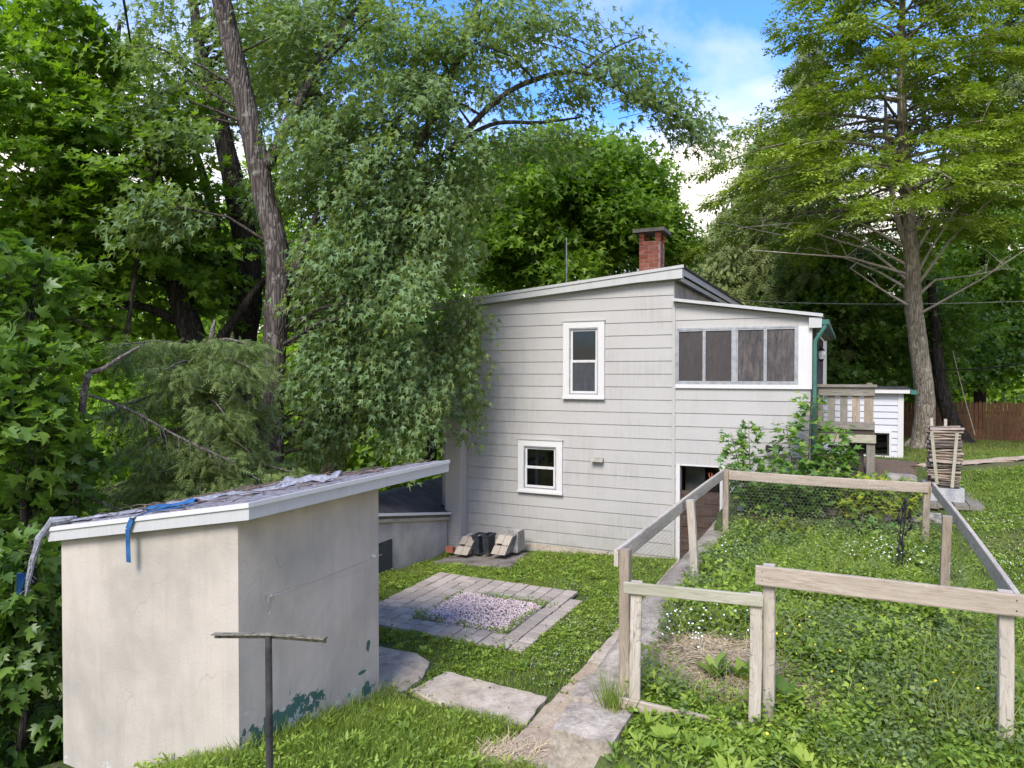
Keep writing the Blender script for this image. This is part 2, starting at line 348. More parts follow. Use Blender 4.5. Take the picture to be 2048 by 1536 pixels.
simple('petal_yellow', (.62,.48,.03), (.75,.62,.05), 5, .6, 0)
simple('gravel_base', (.22,.19,.18), (.40,.36,.35), 40, .95, .6, .02)
simple('orange_plastic', (.28,.06,.02), (.36,.10,.03), 8, .5, 0)
def m_gravel():
    m, nt, b = base('gravel', .8, .3); a = _n(nt, 'ShaderNodeAttribute', attribute_name='rnd').outputs['Fac']
    setc(nt, b, ramp(nt, a, [(0, (.66,.53,.48)), (.3, (.64,.47,.42)), (.6, (.70,.60,.55)), (.8, (.30,.23,.23)), (1, (.20,.14,.14))]))
m_gravel()
def m_screen(name, c1, c2):
    m, nt, b = base(name, .55, .35); v = coords(nt, 'obj', (5, 5, 1.1)); v1 = coords(nt)
    c = ramp(nt, nois(nt, v, 3.2, 7, .75, .6), [(.35, c1), (.52, tuple((x+y)/2.3 for x, y in zip(c1, c2))), (.75, c2)])
    c = mix(nt, ramp(nt, nois(nt, v1, 1.5, 3), [(.4, 0), (.65, .6)]), c, c1); setc(nt, b, c)
m_screen('dirty_pane', (.028,.024,.024), (.22,.185,.165)); m_screen('dim_pane', (.040,.032,.030), (.085,.07,.062)); m_screen('insect_screen', (.035,.037,.042), (.075,.078,.085))
def m_glass():
    m, nt, b = base('glass', .05, .5); out = nt.nodes['Material Output']
    tr = _n(nt, 'ShaderNodeBsdfTransparent'); tr.inputs[0].default_value = (.55,.6,.58,1); gl = _n(nt, 'ShaderNodeBsdfGlossy'); gl.inputs['Roughness'].default_value = .03
    gl.inputs[0].default_value = (.8,.85,.85,1)
    fr = _n(nt, 'ShaderNodeFresnel'); fr.inputs[0].default_value = 1.5; mx = _n(nt, 'ShaderNodeMixShader')
    nt.links.new(fr.outputs[0], mx.inputs[0]); nt.links.new(tr.outputs[0], mx.inputs[1]); nt.links.new(gl.outputs[0], mx.inputs[2]); nt.links.new(mx.outputs[0], out.inputs[0])
m_glass()
def m_bark(name, c1, c2, c3, lich=None, sc=1.0):
    m, nt, b = base(name, .95, .1); v = coords(nt, 'obj', (1, 1, .13)); v1 = coords(nt)
    vo = _n(nt, 'ShaderNodeTexVoronoi', feature='DISTANCE_TO_EDGE'); vo.inputs['Scale'].default_value = 24*sc; nt.links.new(
        mix(nt, .30, v, _n(nt, 'ShaderNodeTexNoise').outputs[1]), vo.inputs['Vector'])
    n = nois(nt, v, 9*sc, 8, .72, .5)
    c = ramp(nt, n, [(.3, c1), (.5, c2), (.68, c3)]); cr = ramp(nt, vo.outputs[0], [(0, .75), (.16, 0)])
    c = mix(nt, cr, c, tuple(x*.45 for x in c1))
    if lich: c = mix(nt, ramp(nt, nois(nt, v1, 5*sc, 8, .75), [(.55, 0), (.63, .8)]), c, lich)
    setc(nt, b, c); h = mix(nt, .5, ramp(nt, vo.outputs[0], [(0, 0), (.25, 1)]), n); bump(nt, b, h, .9, .035)
m_bark('bark_silver_maple', (.04,.032,.027), (.11,.09,.078), (.21,.175,.155), (.27,.25,.21), 1.0)
m_bark('bark_dark', (.018,.015,.012), (.05,.042,.034), (.10,.085,.07), None, .9)
m_bark('bark_hemlock', (.14,.11,.078), (.31,.255,.19), (.45,.38,.29), (.48,.45,.33), 1.3)
m_bark('bark_twig', (.05,.04,.032), (.11,.09,.075), (.19,.16,.13), None, 2)
m_bark('bark_dead', (.10,.08,.07), (.23,.19,.17), (.36,.31,.28), (.36,.36,.30), 2)
def m_leaf(name, dark, mid, light, under=None, trans=.42, rough=.5, spec=.35, tint=None):
    m = bpy.data.materials.new(name); m.use_nodes = True; nt = m.node_tree; nt.nodes.clear(); M[name] = m
    out = _n(nt, 'ShaderNodeOutputMaterial'); a = _n(nt, 'ShaderNodeAttribute', attribute_name='rnd').outputs['Fac']
    c = ramp(nt, a, [(0, dark), (.5, mid), (1, light)])
    if under:
        g = _n(nt, 'ShaderNodeNewGeometry').outputs['Backfacing']; c2 = mix(nt, g, c, under)
    else: c2 = c
    p = _n(nt, 'ShaderNodeBsdfPrincipled'); p.inputs['Roughness'].default_value = rough; p.inputs['Specular IOR Level'].default_value = spec
    nt.links.new(c2, p.inputs['Base Color'])
    t = _n(nt, 'ShaderNodeBsdfTranslucent'); tc_ = mix(nt, 1.0, c, tint or (1.5, 1.65, .55), 'MULTIPLY'); nt.links.new(tc_, t.inputs[0])
    mx = _n(nt, 'ShaderNodeMixShader'); mx.inputs[0].default_value = trans
    nt.links.new(p.outputs[0], mx.inputs[1]); nt.links.new(t.outputs[0], mx.inputs[2]); nt.links.new(mx.outputs[0], out.inputs[0])
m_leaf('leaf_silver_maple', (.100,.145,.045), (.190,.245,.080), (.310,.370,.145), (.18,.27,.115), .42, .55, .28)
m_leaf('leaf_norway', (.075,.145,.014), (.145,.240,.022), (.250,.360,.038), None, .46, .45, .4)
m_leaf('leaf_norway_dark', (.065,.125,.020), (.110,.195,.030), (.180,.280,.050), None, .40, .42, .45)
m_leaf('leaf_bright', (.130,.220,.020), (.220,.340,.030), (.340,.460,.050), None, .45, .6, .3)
m_leaf('leaf_olive', (.077,.110,.028), (.132,.176,.044), (.209,.253,.077), None, .3, .7, .2)
m_leaf('needle_hemlock', (.110,.160,.018), (.220,.290,.032), (.360,.430,.055), None, .3, .6, .3)
m_leaf('needle_spruce', (.070,.105,.025), (.110,.155,.040), (.170,.225,.060), None, .2, .6, .3)
m_leaf('needle_pale', (.100,.130,.040), (.160,.195,.060), (.235,.270,.090), None, .2, .7, .2)
m_leaf('leaf_sapling', (.060,.130,.020), (.110,.220,.040), (.240,.340,.060), None, .35, .45, .4)
m_leaf('leaf_yellow', (.09,.16,.02), (.20,.28,.03), (.40,.40,.03), None, .35, .5, .3)
m_leaf('grass_blade', (.090,.145,.020), (.185,.260,.035), (.340,.390,.090), None, .35, .5, .3)
m_leaf('grass_dry', (.13,.12,.04), (.22,.19,.07), (.33,.28,.12), None, .3, .7, .2)
m_leaf('weed_leaf', (.080,.145,.018), (.175,.265,.030), (.320,.400,.060), None, .3, .5, .3)
m_leaf('weed_dull', (.080,.125,.035), (.150,.205,.060), (.230,.290,.090), None, .25, .6, .3)
# ------------------------------------------------------------------ ground
def grid_mesh(name, xs, ys, mat, dz=0.0, rough=1.0, keep=None):
    X, Y = np.meshgrid(xs, ys); Z = height(X, Y, rough)+dz; n, m = X.shape
    V = np.stack([X, Y, Z], -1).reshape(-1, 3); I = np.arange(n*m).reshape(n, m)
    q = np.stack([I[:-1,:-1], I[:-1,1:], I[1:,1:], I[1:,:-1]], -1).reshape(-1, 4)
    T = np.concatenate([q[:, [0,1,2]], q[:, [0,2,3]]])
    return mesh_obj(name, V, T, mat, smooth=True)
def m_ground():
    m, nt, b = base('ground_cover', .95, .1); v = coords(nt)
    g = nois(nt, v, .55, 6, .6); g2 = nois(nt, v, 9, 6, .7); g3 = nois(nt, v, 45, 3, .6)
    c = ramp(nt, g2, [(.3, (.05,.07,.02)), (.5, (.08,.115,.03)), (.72, (.12,.16,.04))])
    c = mix(nt, ramp(nt, g, [(.52, 0), (.68, .75)]), c, (.17,.145,.075))
    c = mix(nt, ramp(nt, g3, [(.4, .0), (.7, .5)]), c, (.05,.04,.025))
    setc(nt, b, c); bump(nt, b, g3, .8, .03)
m_ground()
xs = np.unique(np.concatenate([np.linspace(-500, -30, 14), np.linspace(-30, -6, 30), np.linspace(-6, 10, 150), np.linspace(10, 40, 50), np.linspace(40, 500, 14)]))
ys = np.unique(np.concatenate([np.linspace(-300, -5, 12), np.linspace(-5, 2, 15), np.linspace(2, 20, 170), np.linspace(20, 60, 50), np.linspace(60, 900, 16)]))
ground = struct(grid_mesh('ground', xs, ys, 'ground_cover', -0.02))
def slab(name, outline, mat, th=.06, dz=.02, seg=.09, jag=.014, top=None):
    """an irregular poured slab following the ground; outline in (a, b)"""
    pts = []
    for i in range(len(outline)):
        p, q = np.array(outline[i]), np.array(outline[(i+1) % len(outline)]); n = max(1, int(np.linalg.norm(q-p)/seg))
        for k in range(n):
            r = p+(q-p)*k/n; pts.append(r+np.random.default_rng(i*50+k).uniform(-jag, jag, 2))
    c = np.mean(pts, 0); n = len(pts); vs = []; fs = []
    rings = [1.0, .97, .6, .25]
    for t in rings:
        for p in pts:
            q = c+(p-c)*t; x, y, _ = P(q[0], q[1], 0); z = (float(height(x, y, .3)) if top is None else top)+dz+(.0 if t < 1 else -.012)
            vs.append((x, y, z))
    for p in pts:
        x, y, _ = P(p[0], p[1], 0); vs.append((x, y, (float(height(x, y, .3)) if top is None else top)+dz-th))
    for k in range(len(rings)-1): fs += [(k*n+i, k*n+(i+1)%n, (k+1)*n+(i+1)%n, (k+1)*n+i) for i in range(n)]
    fs.append(tuple((len(rings)-1)*n+i for i in range(n))); o = len(rings)*n
    fs += [(i, o+i, o+(i+1)%n, (i+1)%n) for i in range(n)]
    mb = MB(); mb.add(vs, fs); return struct(mb.build(name, mat, smooth=False))
slab('path', [(-1.25,-6.35),(-.6,-6.42),(.08,-6.45),(.12,-7.15),(-.5,-7.2),(-1.35,-6.95)], 'concrete_pale', dz=.03)
slab('path', [(.14,-6.9),(.16,-5.4),(.95,-5.4),(.97,-8.1),(.2,-7.9)], 'concrete_tan', dz=.025)
slab('path', [(.16,-5.36),(.17,-3.6),(.10,-.15),(1.0,-.15),(.98,-5.36)], 'concrete_pale', dz=.035)
slab('path', [(-2.6,-7.22),(-1.58,-7.3),(-1.42,-7.0),(-1.40,-6.6),(-1.58,-6.2),(-1.85,-6.05),(-2.6,-6.1)], 'concrete_pale', dz=.03)
slab('path', [(-4.45,-1.6),(-2.75,-1.5),(-2.9,-.35),(-4.3,-.35)], 'concrete_dirty', dz=.03)
# bare patches of straw and soil, leaf litter on the upper yard, a dirt walk
slab('path', [(4.2,3.7),(4.4,3.1),(14,2.0),(14,2.7)], 'concrete_tan', dz=.012, th=.03, jag=.08)
struct(slab('mulch_bed', [(2.45,1.2),(4.0,1.0),(4.3,3.8),(2.5,4.6)], 'mulch', dz=.03, th=.05, jag=.1))
struct(slab('mulch_bed', [(6.6,-1.9),(7.0,-.9),(12,-1.9),(12,-4.2),(8.2,-2.7)], 'mulch', dz=.02, th=.05, jag=.14))
# ------------------------------------------------------------------ house
MAIN_L = onb(888, 900)[0]; PR = onb(1622, 700)[0]
SEAM = 0.0
z_peak = onb(1368, 533)[1]; a_peak = onb(1368, 533)[0]; z_low = onb(918, 602)[1]; a_low = onb(918, 602)[0]
def zroof(a): return z_low+(z_peak-z_low)*(a-a_low)/(a_peak-a_low)      # top of the main roof
za = onb(1350, 599)[1]; pa1, zb = onb(1645, 629, -.12)
def zporch(a): return za+(zb-za)*a/pa1
house = thing('house', P(0, 4, 0), 'two-storey house with pale grey lap siding and a lean-to porch on its right', 'house')
HB = 9.0
W2_ = (onb(1038, 930)[0], onb(1126, 930)[0])
# hollow body: side and back walls, floors
b_ = MB()
b_.poly([(MAIN_L,-.9),(MAIN_L+.05,-.9),(MAIN_L+.05,zroof(MAIN_L)-.15),(MAIN_L,zroof(MAIN_L)-.15)], .03, HB)
b_.poly([(MAIN_L,-.9),(PR,-.9),(PR,4.8),(0,5.0),(0,zroof(0)-.15),(MAIN_L,zroof(MAIN_L)-.15)], HB-.1, HB)
b_.box(MAIN_L+.05, PR-.05, .06, HB-.1, 2.3, 2.42)
b_.box(MAIN_L+.05, PR-.05, .06, HB-.1, -.4, -.02)
b_.build('wall', 'siding_paint', house)
b_ = MB(); b_.box(MAIN_L+.1, PR-.1, 1.9, 2.0, 0, 2.28); b_.box(MAIN_L+.1, -.05, 2.3, 2.4, 2.45, 5.0); b_.box(-.05, .05, .06, 6, 0, 2.28)
b_.build('partition', 'interior', house)
b_ = MB(); b_.box(W2_[0]-.3, W2_[1]+.5, .42, .46, .3, 2.2); b_.build('inner_panel', 'interior', house)
b_ = MB(); b_.box(W2_[0]+.22, W2_[0]+.27, .36, .41, .3, 2.2); b_.build('inner_trim', 'white_paint', house)
b_ = MB(); b_.box(.12, .5, .5, .56, 0, 2.2); b_.box(.62, .66, .9, .94, 0, 2.2); b_.build('basement_wall', 'interior_grey', house)
# openings in the front wall: (a0, a1, z0, z1)
def rect(u0, v0, u1, v1, b=0.0):
    a0, zt = onb(u0, v0, b); a1, zb_ = onb(u1, v1, b); return a0, a1, zb_, zt
W1 = rect(1128, 644, 1210, 797); W2 = rect(1038, 878, 1126, 985)
W2 = (W2[0], W2[1], onb(1082, 984)[1], onb(1082, 880)[1]); W1 = (W1[0], W1[1], onb(1168, 796)[1], onb(1168, 643)[1])
PW = (onb(1352, 700)[0], onb(1597, 700)[0], onb(1470, 769)[1], onb(1470, 654)[1])
DO = (onb(1355, 1000)[0], onb(1449, 1000)[0], -.05, onb(1400, 930)[1])
def inset(r, d): return (r[0]+d, r[1]-d, r[2]+d, r[3]-d)
HOLES = [inset(W1, .06), inset(W2, .06), inset(PW, .02), (DO[0]+.03, DO[1]-.03, DO[2]-.1, DO[3]-.03)]
def clip(poly, f):                                 # keep the part of the polygon where f(a, z) >= 0
    out = []
    for i in range(len(poly)):
        p, q = poly[i], poly[(i+1) % len(poly)]; fp, fq = f(*p), f(*q)
        if fp >= 0: out.append(p)
        if fp*fq < 0: t = fp/(fp-fq); out.append((p[0]+(q[0]-p[0])*t, p[1]+(q[1]-p[1])*t))
    return out
def minus(rs, h):
    out = []
    for (a0, a1, z0, z1) in rs:
        if h[1] <= a0 or h[0] >= a1 or h[3] <= z0 or h[2] >= z1: out.append((a0, a1, z0, z1)); continue
        if h[0] > a0: out.append((a0, h[0], z0, z1))
        if h[1] < a1: out.append((h[1], a1, z0, z1))
        x0, x1 = max(a0, h[0]), min(a1, h[1])
        if h[2] > z0: out.append((x0, x1, z0, h[2]))
        if h[3] < z1: out.append((x0, x1, h[3], z1))
    return out
EXPO = 26.3/FPX*13.5; Z0 = onb(1347, 590.3)[1]
wall_front = MB()
for (s0, s1, ztop) in ((MAIN_L, 0, zroof), (0, PR, zporch)):
    rs = [(s0, s1, -.9, 6.2)]
    for h in HOLES: rs = minus(rs, h)
    for r in rs:
        pl = clip([(r[0], r[2]), (r[1], r[2]), (r[1], r[3]), (r[0], r[3])], lambda a, z: ztop(a)-(.12 if s0 < -1 else .045)-z)
        if len(pl) > 2: wall_front.poly(pl, 0, .05)
front = wall_front.build('front_wall', 'siding_paint', house)
def siding(s0, s1, ztop, zoff, zbot):
    k = -4
    while True:
        z1 = Z0+zoff-EXPO*k; z0 = z1-EXPO; k += 1
        if z1 < zbot: break
        rs = [(s0+.003, s1-.003, z0+.006, z1-.002)]
        for h in HOLES: rs = minus(rs, h)
        for r in rs:
            n = 0; cuts = [r[0]]
            if n: cuts += [r[0]+(r[1]-r[0])*(i+random.uniform(.3, .7))/n for i in range(n) if r[1]-r[0] > 3.9]
            cuts.append(r[1])
            for c0, c1 in zip(cuts, cuts[1:]):
                pl = clip([(c0, max(r[2], -.9)), (c1-.004, max(r[2], -.9)), (c1-.004, r[3]), (c0, r[3])], lambda a, z: ztop(a)-(.13 if s0 < -1 else .05)-z)
                if len(pl) < 3: continue
                m = MB(); m.poly(pl, lambda a, z: -.005-.013*(1-(z-z0)/EXPO), -.0015)
                m.build('siding_board', 'siding_paint', front)
siding(MAIN_L, 0, zroof, 0, -.1); siding(0, PR, zporch, .012, 1.0); 
siding_low = MB(); 
# foundation strip under the boards and rubble stone under the porch corner
b_ = MB(); b_.box(MAIN_L, DO[0]-.02, -.012, .0, -1.0, onb(1347, 1119)[1]+.0); b_.build('foundation', 'concrete_pale', house)
b_ = MB()
for i in range(26):
    a = 1.05+random.random()*1.4; z = 1.0+random.random()*.42; s = random.uniform(.05, .11)
    c = np.array(P(a, -.03, z)); b_.hexa([c+np.array(d)*s*np.array([random.uniform(.8,1.4), .6, random.uniform(.5,.8)]) for d in
        ((-1,-1,-1),(1,-1,-1),(1,1,-1),(-1,1,-1),(-.8,-.8,1),(.8,-.7,1),(.8,1,1),(-.9,1,1))])
b_.build('foundation_stones', 'stone', house, stuff=True)
b_ = MB(); b_.box(-.03, .03, -.034, -.001, onb(1348, 1118)[1], zporch(0)-.02); b_.build('corner_strip', 'siding_paint', house)
b_ = MB(); b_.box(MAIN_L-.02, MAIN_L+.05, -.035, -.001, -.6, zroof(MAIN_L)-.2); b_.build('corner_strip', 'siding_paint', house)
def frame(mb, r, w, b0, b1, wt=None, wb=None):
    a0, a1, z0, z1 = r; wt = wt or w; wb = wb or w
    mb.box(a0, a0+w, b0, b1, z0, z1); mb.box(a1-w, a1, b0, b1, z0, z1)
    mb.box(a0+w, a1-w, b0+.002, b1, z1-wt, z1); mb.box(a0+w, a1-w, b0+.002, b1, z0, z0+wb)
def sash_window(r, top_mat, low_mat, cas=.11, split=.5):
    m = MB(); frame(m, r, cas, -.055, .03, wb=.07); w = m.build('window', 'white_paint', house)
    i = (r[0]+cas, r[1]-cas, r[2]+.07, r[3]-cas)
    m = MB(); m.box(r[0]-.015, r[1]+.015, -.07, -.001, r[3]+.001, r[3]+.02); m.build('drip_cap', 'siding_paint', w)
    m = MB(); m.box(r[0]-.01, r[1]+.01, -.085, -.056, r[2]-.02, r[2]+.02); m.build('sill', 'white_paint', w)
    m = MB(); frame(m, i, .025, -.045, .03); m.build('jamb', 'metal_grey', w)
    zm = i[2]+(i[3]-i[2])*split
    up = (i[0]+.025, i[1]-.025, zm-.015, i[3]-.025); lo = (i[0]+.025, i[1]-.025, i[2]+.025, zm+.02)
    m = MB(); frame(m, up, .04, -.012, .02); m.build('sash', 'white_paint', w)
    m = MB(); frame(m, lo, .045, -.036, -.014); m.build('sash', 'white_paint', w)
    for q, b0, mt in ((up, .0, top_mat), (lo, -.026, low_mat)):
        m = MB(); m.box(q[0]+.035, q[1]-.035, b0, b0+.006, q[2]+.035, q[3]-.035); m.build('pane', mt, w)
    m = MB()
    for s in (.3, .7): m.box(up[0]+(up[1]-up[0])*s-.02, up[0]+(up[1]-up[0])*s+.02, -.045, -.037, zm-.005, zm+.02)
    m.build('latch', 'white_paint', w); return w
sash_window(W1, 'glass', 'insect_screen', .13); sash_window(W2, 'glass', 'glass', .13)
# porch window band: four dusty panes in grey aluminium, white trim
m = MB(); m.box(0.035, PR+.02, -.05, .02, onb(1480, 777)[1], PW[2]); m.box(PW[1], PR+.02, -.045, .02, PW[2]+.001, onb(1610, 652)[1]); m.box(.035, PW[0], -.04, .02, PW[2]+.001, PW[3])
pw = m.build('window_trim', 'white_paint', house)
us = [1352, 1409, 1470, 1531, 1597]; mats = ['dim_pane', 'dim_pane', 'dirty_pane', 'dirty_pane']
m = MB(); frame(m, PW, .035, -.05, .03); mu = onb(1470, 700)[0]; m.box(mu-.03, mu+.03, -.052, .03, PW[2]+.036, PW[3]-.036); pwin = m.build('window', 'metal_grey', house)
for k in range(4):
    a0 = onb(us[k], 700)[0]+.02; a1 = onb(us[k+1], 700)[0]-.02
    r = (PW[0]+.036 if k == 0 else a0-.019+(.03 if k == 2 else 0), a1+.019-(.03 if k == 1 else 0) if k < 3 else PW[1]-.036, PW[2]+.036, PW[3]-.036)
    m = MB(); frame(m, r, .026, -.042, .01); m.build('sash', 'metal_grey', pwin)
    m = MB(); m.box(r[0]+.02, r[1]-.02, -.022, -.014, r[2]+.02, r[3]-.02); m.build('pane', mats[k], pwin)
# basement door opening
m = MB(); m.box(DO[0]-.02, DO[0]+.05, -.035, .12, -.05, DO[3]); m.box(DO[1]-.08, DO[1]+.0, -.035, .12, -.05, DO[3]); m.box(DO[0]+.07, DO[1]-.1, -.03, .12, DO[3]-.025, DO[3])
door = m.build('door_frame', 'white_paint', house)
zt = 1.32; nb = 6
for i in range(nb):
    m = MB(); z0 = -.05+i*(zt+.05)/nb; z1 = z0+(zt+.05)/nb-.012; m.box(DO[0]+.055, DO[1]-.085, .03+random.uniform(0, .012), .07, z0, z1); m.build('door_board', 'wood_door', door)
# roofs
def roof_slab(name, a0, a1, b0, b1, zf, th, mat, parent):
    m = MB(); m.hexa([P(a0,b0,zf(a0)-th),P(a1,b0,zf(a1)-th),P(a1,b1,zf(a1)-th),P(a0,b1,zf(a0)-th),P(a0,b0,zf(a0)),P(a1,b0,zf(a1)),P(a1,b1,zf(a1)),P(a0,b1,zf(a0))])
    return m.build(name, mat, parent)
roof = roof_slab('roof', MAIN_L-.25, a_peak+.02, -.14, HB+.1, lambda a: zroof(a)+.0, .05, 'roof_black', house)
m = MB(); A0, A1 = MAIN_L-.26, a_peak+.03
m.hexa([P(A0,-.17,zroof(A0)-.045),P(A1,-.17,zroof(A1)-.045),P(A1,-.142,zroof(A1)-.045),P(A0,-.142,zroof(A0)-.045),P(A0,-.17,zroof(A0)+.012),P(A1,-.17,zroof(A1)+.012),P(A1,-.142,zroof(A1)+.012),P(A0,-.142,zroof(A0)+.012)]); m.build('drip_edge', 'fascia_paint', roof)
zk = onb(1270, 563, -.13); zr_ = onb(1366, 556, -.13)
m = MB(); ak = zk[0]; flat = zk[1]
m.poly([(A0, zroof(A0)-.15), (ak, zroof(ak)-.19), (a_peak, zr_[1]), (a_peak, zroof(a_peak)-.046), (A0, zroof(A0)-.046)], -.15, -.03); m.build('rake_board', 'fascia_paint', roof)
m = MB(); m.box(a_peak-.02, a_peak+.0, -.03, HB, z_peak-.17, z_peak-.052); m.box(a_peak-.08, a_peak-.055, -.03, HB, z_peak-.27, z_peak-.18); m.build('fascia_board', 'fascia_paint', roof)
m = MB(); m.box(.0, a_peak-.09, -.03, HB, z_peak-.26, z_peak-.24); m.build('soffit', 'soffit', roof)
m = MB(); m.box(-.05, 0, .051, HB, zporch(0)-.3, z_peak-.262); m.build('upper_wall', 'soffit', house)
proof = roof_slab('porch_roof', .0, pa1+.0, -.12, 6.2, lambda a: zporch(a), .04, 'roof_black', house)
m = MB(); q0, q1 = 0.0, pa1+.01
m.hexa([P(q0,-.15,zporch(q0)-.04),P(q1,-.15,zporch(q1)-.04),P(q1,-.122,zporch(q1)-.04),P(q0,-.122,zporch(q0)-.04),P(q0,-.15,zporch(q0)+.016),P(q1,-.15,zporch(q1)+.016),P(q1,-.122,zporch(q1)+.016),P(q0,-.122,zporch(q0)+.016)]); m.build('drip_edge', 'fascia_paint', proof)
m = MB(); zc = onb(1640, 655, -.12)[1]; m.box(PR-.03, pa1-.01, -.118, .0, zc, zporch(pa1)-.045); m.box(pa1-.03, pa1-.011, .002, 6.2, zc+.08, zporch(pa1)-.045); m.build('fascia_end', 'fascia_paint', proof)
m = MB(); m.box(PR+.02, pa1-.035, .01, 6.2, zc+.03, zc+.06); m.build('soffit', 'soffit', proof)
m = MB(); m.box(PR-.05, PR, .051, 6.0, .9, zc+.02); m.build('side_wall', 'side_wood', house)
m = MB()
for i in range(14): m.box(PR+.002, PR+.02, .2+i*.4, .23+i*.4, 1.5, zc)
m.build('side_battens', 'side_wood', house)
# green gutter and downspout
m = MB(); gz = onb(1657, 640, -.1)[1]; m.box(pa1-.008, pa1+.10, -.12, 6.3, gz-.07, gz+.01); gut = m.build('gutter', 'green_metal', house)
m = MB(); ds = [P(pa1+.04,-.08,gz-.05), P(pa1+.03,-.09,gz-.13), P(PR+.14,-.1,gz-.25), P(PR+.075,-.09,gz-.36)]
m.tube(ds, [.034]*4, 8); m.beam(P(PR+.07,-.09,gz-.33), P(PR+.07,-.09,1.5), .065, .055); m.build('downspout', 'green_metal', gut)
# wall lantern on the porch side
m = MB(); lz = onb(1641, 708)[1]; lc_ = P(PR+.15, .5, lz)
m.tube([P(PR+.02,.5,lz+.1), P(PR+.08,.5,lz+.17), P(PR+.15,.5,lz+.14)], [.012]*3, 6); m.tube([P(PR+.15,.5,lz+.07), P(PR+.15,.5,lz+.13)], [.07,.02], 8); m.tube([P(PR+.15,.5,lz-.13), P(PR+.15,.5,lz-.08)], [.02,.05], 8)
lan = m.build('lantern', 'metal_black', house)
m = MB(); m.tube([P(PR+.15,.5,lz-.08), P(PR+.15,.5,lz), P(PR+.15,.5,lz+.07)], [.045,.065,.06], 8); m.build('lantern_glass', 'lamp_glass', lan)
# twin floodlight low on the porch wall
fa, fz = onb(1560, 897, -.03); m = MB(); m.tube([P(fa,-.03,fz), P(fa,-.07,fz)], [.05,.05], 10); m.tube([P(fa,-.06,fz), P(fa-.1,-.14,fz)], [.015]*2, 6); m.tube([P(fa-.1,-.14,fz), P(fa-.2,-.2,fz+.0)], [.03,.075], 10)
m.tube([P(fa,-.06,fz), P(fa+.03,-.12,fz-.06)], [.015]*2, 6); fl = m.build('floodlight', 'metal_black', house)
m = MB(); m.tube([P(fa+.03,-.12,fz-.06), P(fa+.06,-.2,fz-.12)], [.03,.075], 10); m.build('floodlight_head', 'lamp_glass', fl)
# dryer vent hood
va, vz = onb(1195, 920, -.05); m = MB(); m.poly([(va-.12, vz-.03), (va+.12, vz-.03), (va+.12, vz+.045), (va-.12, vz+.045)], lambda a, z: -.13 if z < vz else -.06, -.02); m.build('vent_hood', 'soffit', house)
# chimney
ca, cb = onb(1304, 500, 1.15)[0], 1.15; cw = .215
chim = MB(); zc0 = zroof(ca)-.1; zc1 = onb(1304, 466, 1.0)[1]; nrow = 12; ch = (zc1-zc0)/nrow
chim.box(ca-cw+.008, ca+cw-.008, cb-cw+.008, cb+cw-.008, zc0-.3, zc1-2*ch); chimney = chim.build('chimney', 'mortar', house)
for r in range(nrow):
    z0 = zc0+r*ch+.006; z1 = z0+ch-.013
    for side in range(4):
        x = 0.0; off = .10 if r % 2 else .205; W = 2*cw
        if r >= nrow-2: segs = [(0, .1), (W-.1, W)]
        else:
            segs = []; e = off
            while x < W-.01: segs.append((x, min(e, W)-.011)); x = e; e += .21
        for (x0, x1) in segs:
            if x1-x0 < .02: continue
            d = random.uniform(0, .004); m = MB()
            if side == 0: m.box(ca-cw+x0, ca-cw+x1, cb-cw-d, cb-cw+.09, z0, z1)
            if side == 2: m.box(ca-cw+x0, ca-cw+x1, cb+cw-.09, cb+cw+d, z0, z1)
            if side == 1: m.box(ca+cw-.09, ca+cw+d, max(cb-cw+x0, cb-cw+.092), min(cb-cw+x1, cb+cw-.092), z0, z1)
            if side == 3: m.box(ca-cw-d, ca-cw+.09, max(cb-cw+x0, cb-cw+.092), min(cb-cw+x1, cb+cw-.092), z0, z1)
            if side in (1, 3) and (x1 < .095 or x0 > W-.095): continue
            m.build('brick', 'brick', chimney)
m = MB(); m.box(ca-cw-.11, ca+cw+.11, cb-cw-.11, cb+cw+.11, zc1+.003, zc1+.075); m.build('chimney_cap', 'cap_slab', chimney)
m = MB(); m.hexa([P(ca-cw-.09,cb-cw-.09,zc0-.05),P(ca+cw+.09,cb-cw-.09,zc0-.05),P(ca+cw+.09,cb+cw+.09,zc0-.05),P(ca-cw-.09,cb+cw+.09,zc0-.05),P(ca-cw-.014,cb-cw-.014,zc0+.13),P(ca+cw+.014,cb-cw-.014,zc0+.26),P(ca+cw+.014,cb+cw+.014,zc0+.24),P(ca-cw-.014,cb+cw+.014,zc0+.15)]); m.build('chimney_flashing', 'tar', chimney)
# vent pipe on the roof
aa, az = onb(1133, 475, 3.0); m = MB(); m.tube([P(aa,3,zroof(aa)-.1), P(aa,3,az)], [.018,.014], 6); m.build('antenna_mast', 'metal_grey', house)
# flue chase at the left corner
c0, c1 = onb(890, 1000, -.33)[0], onb(920, 1000, -.33)[0]; zct = onb(905, 836, -.3)[1]
m = MB(); m.box(c0, c1, -.33, -.03, -.55, zct); chase = m.build('flue_chase', 'vinyl_tan', house)
m = MB(); z = -.5; st = 6.55/FPX*15.3
while z < zct-.03:
    m.poly([(c0+.03, z), (c1-.03, z), (c1-.03, z+st-.008), (c0+.03, z+st-.008)], lambda a, zz, z=z: -.332-.022*(1-(zz-z)/st), -.33)
    zz0, zz1 = z, z+st-.008
    m.hexa([P(c1,-.3,zz0),P(c1+.015,-.3,zz0),P(c1+.015,-.05,zz0),P(c1,-.05,zz0),P(c1,-.3,zz1),P(c1+.003,-.3,zz1),P(c1+.003,-.05,zz1),P(c1,-.05,zz1)]); z += st
m.build('vinyl_laps', 'vinyl_tan', chase, stuff=True)
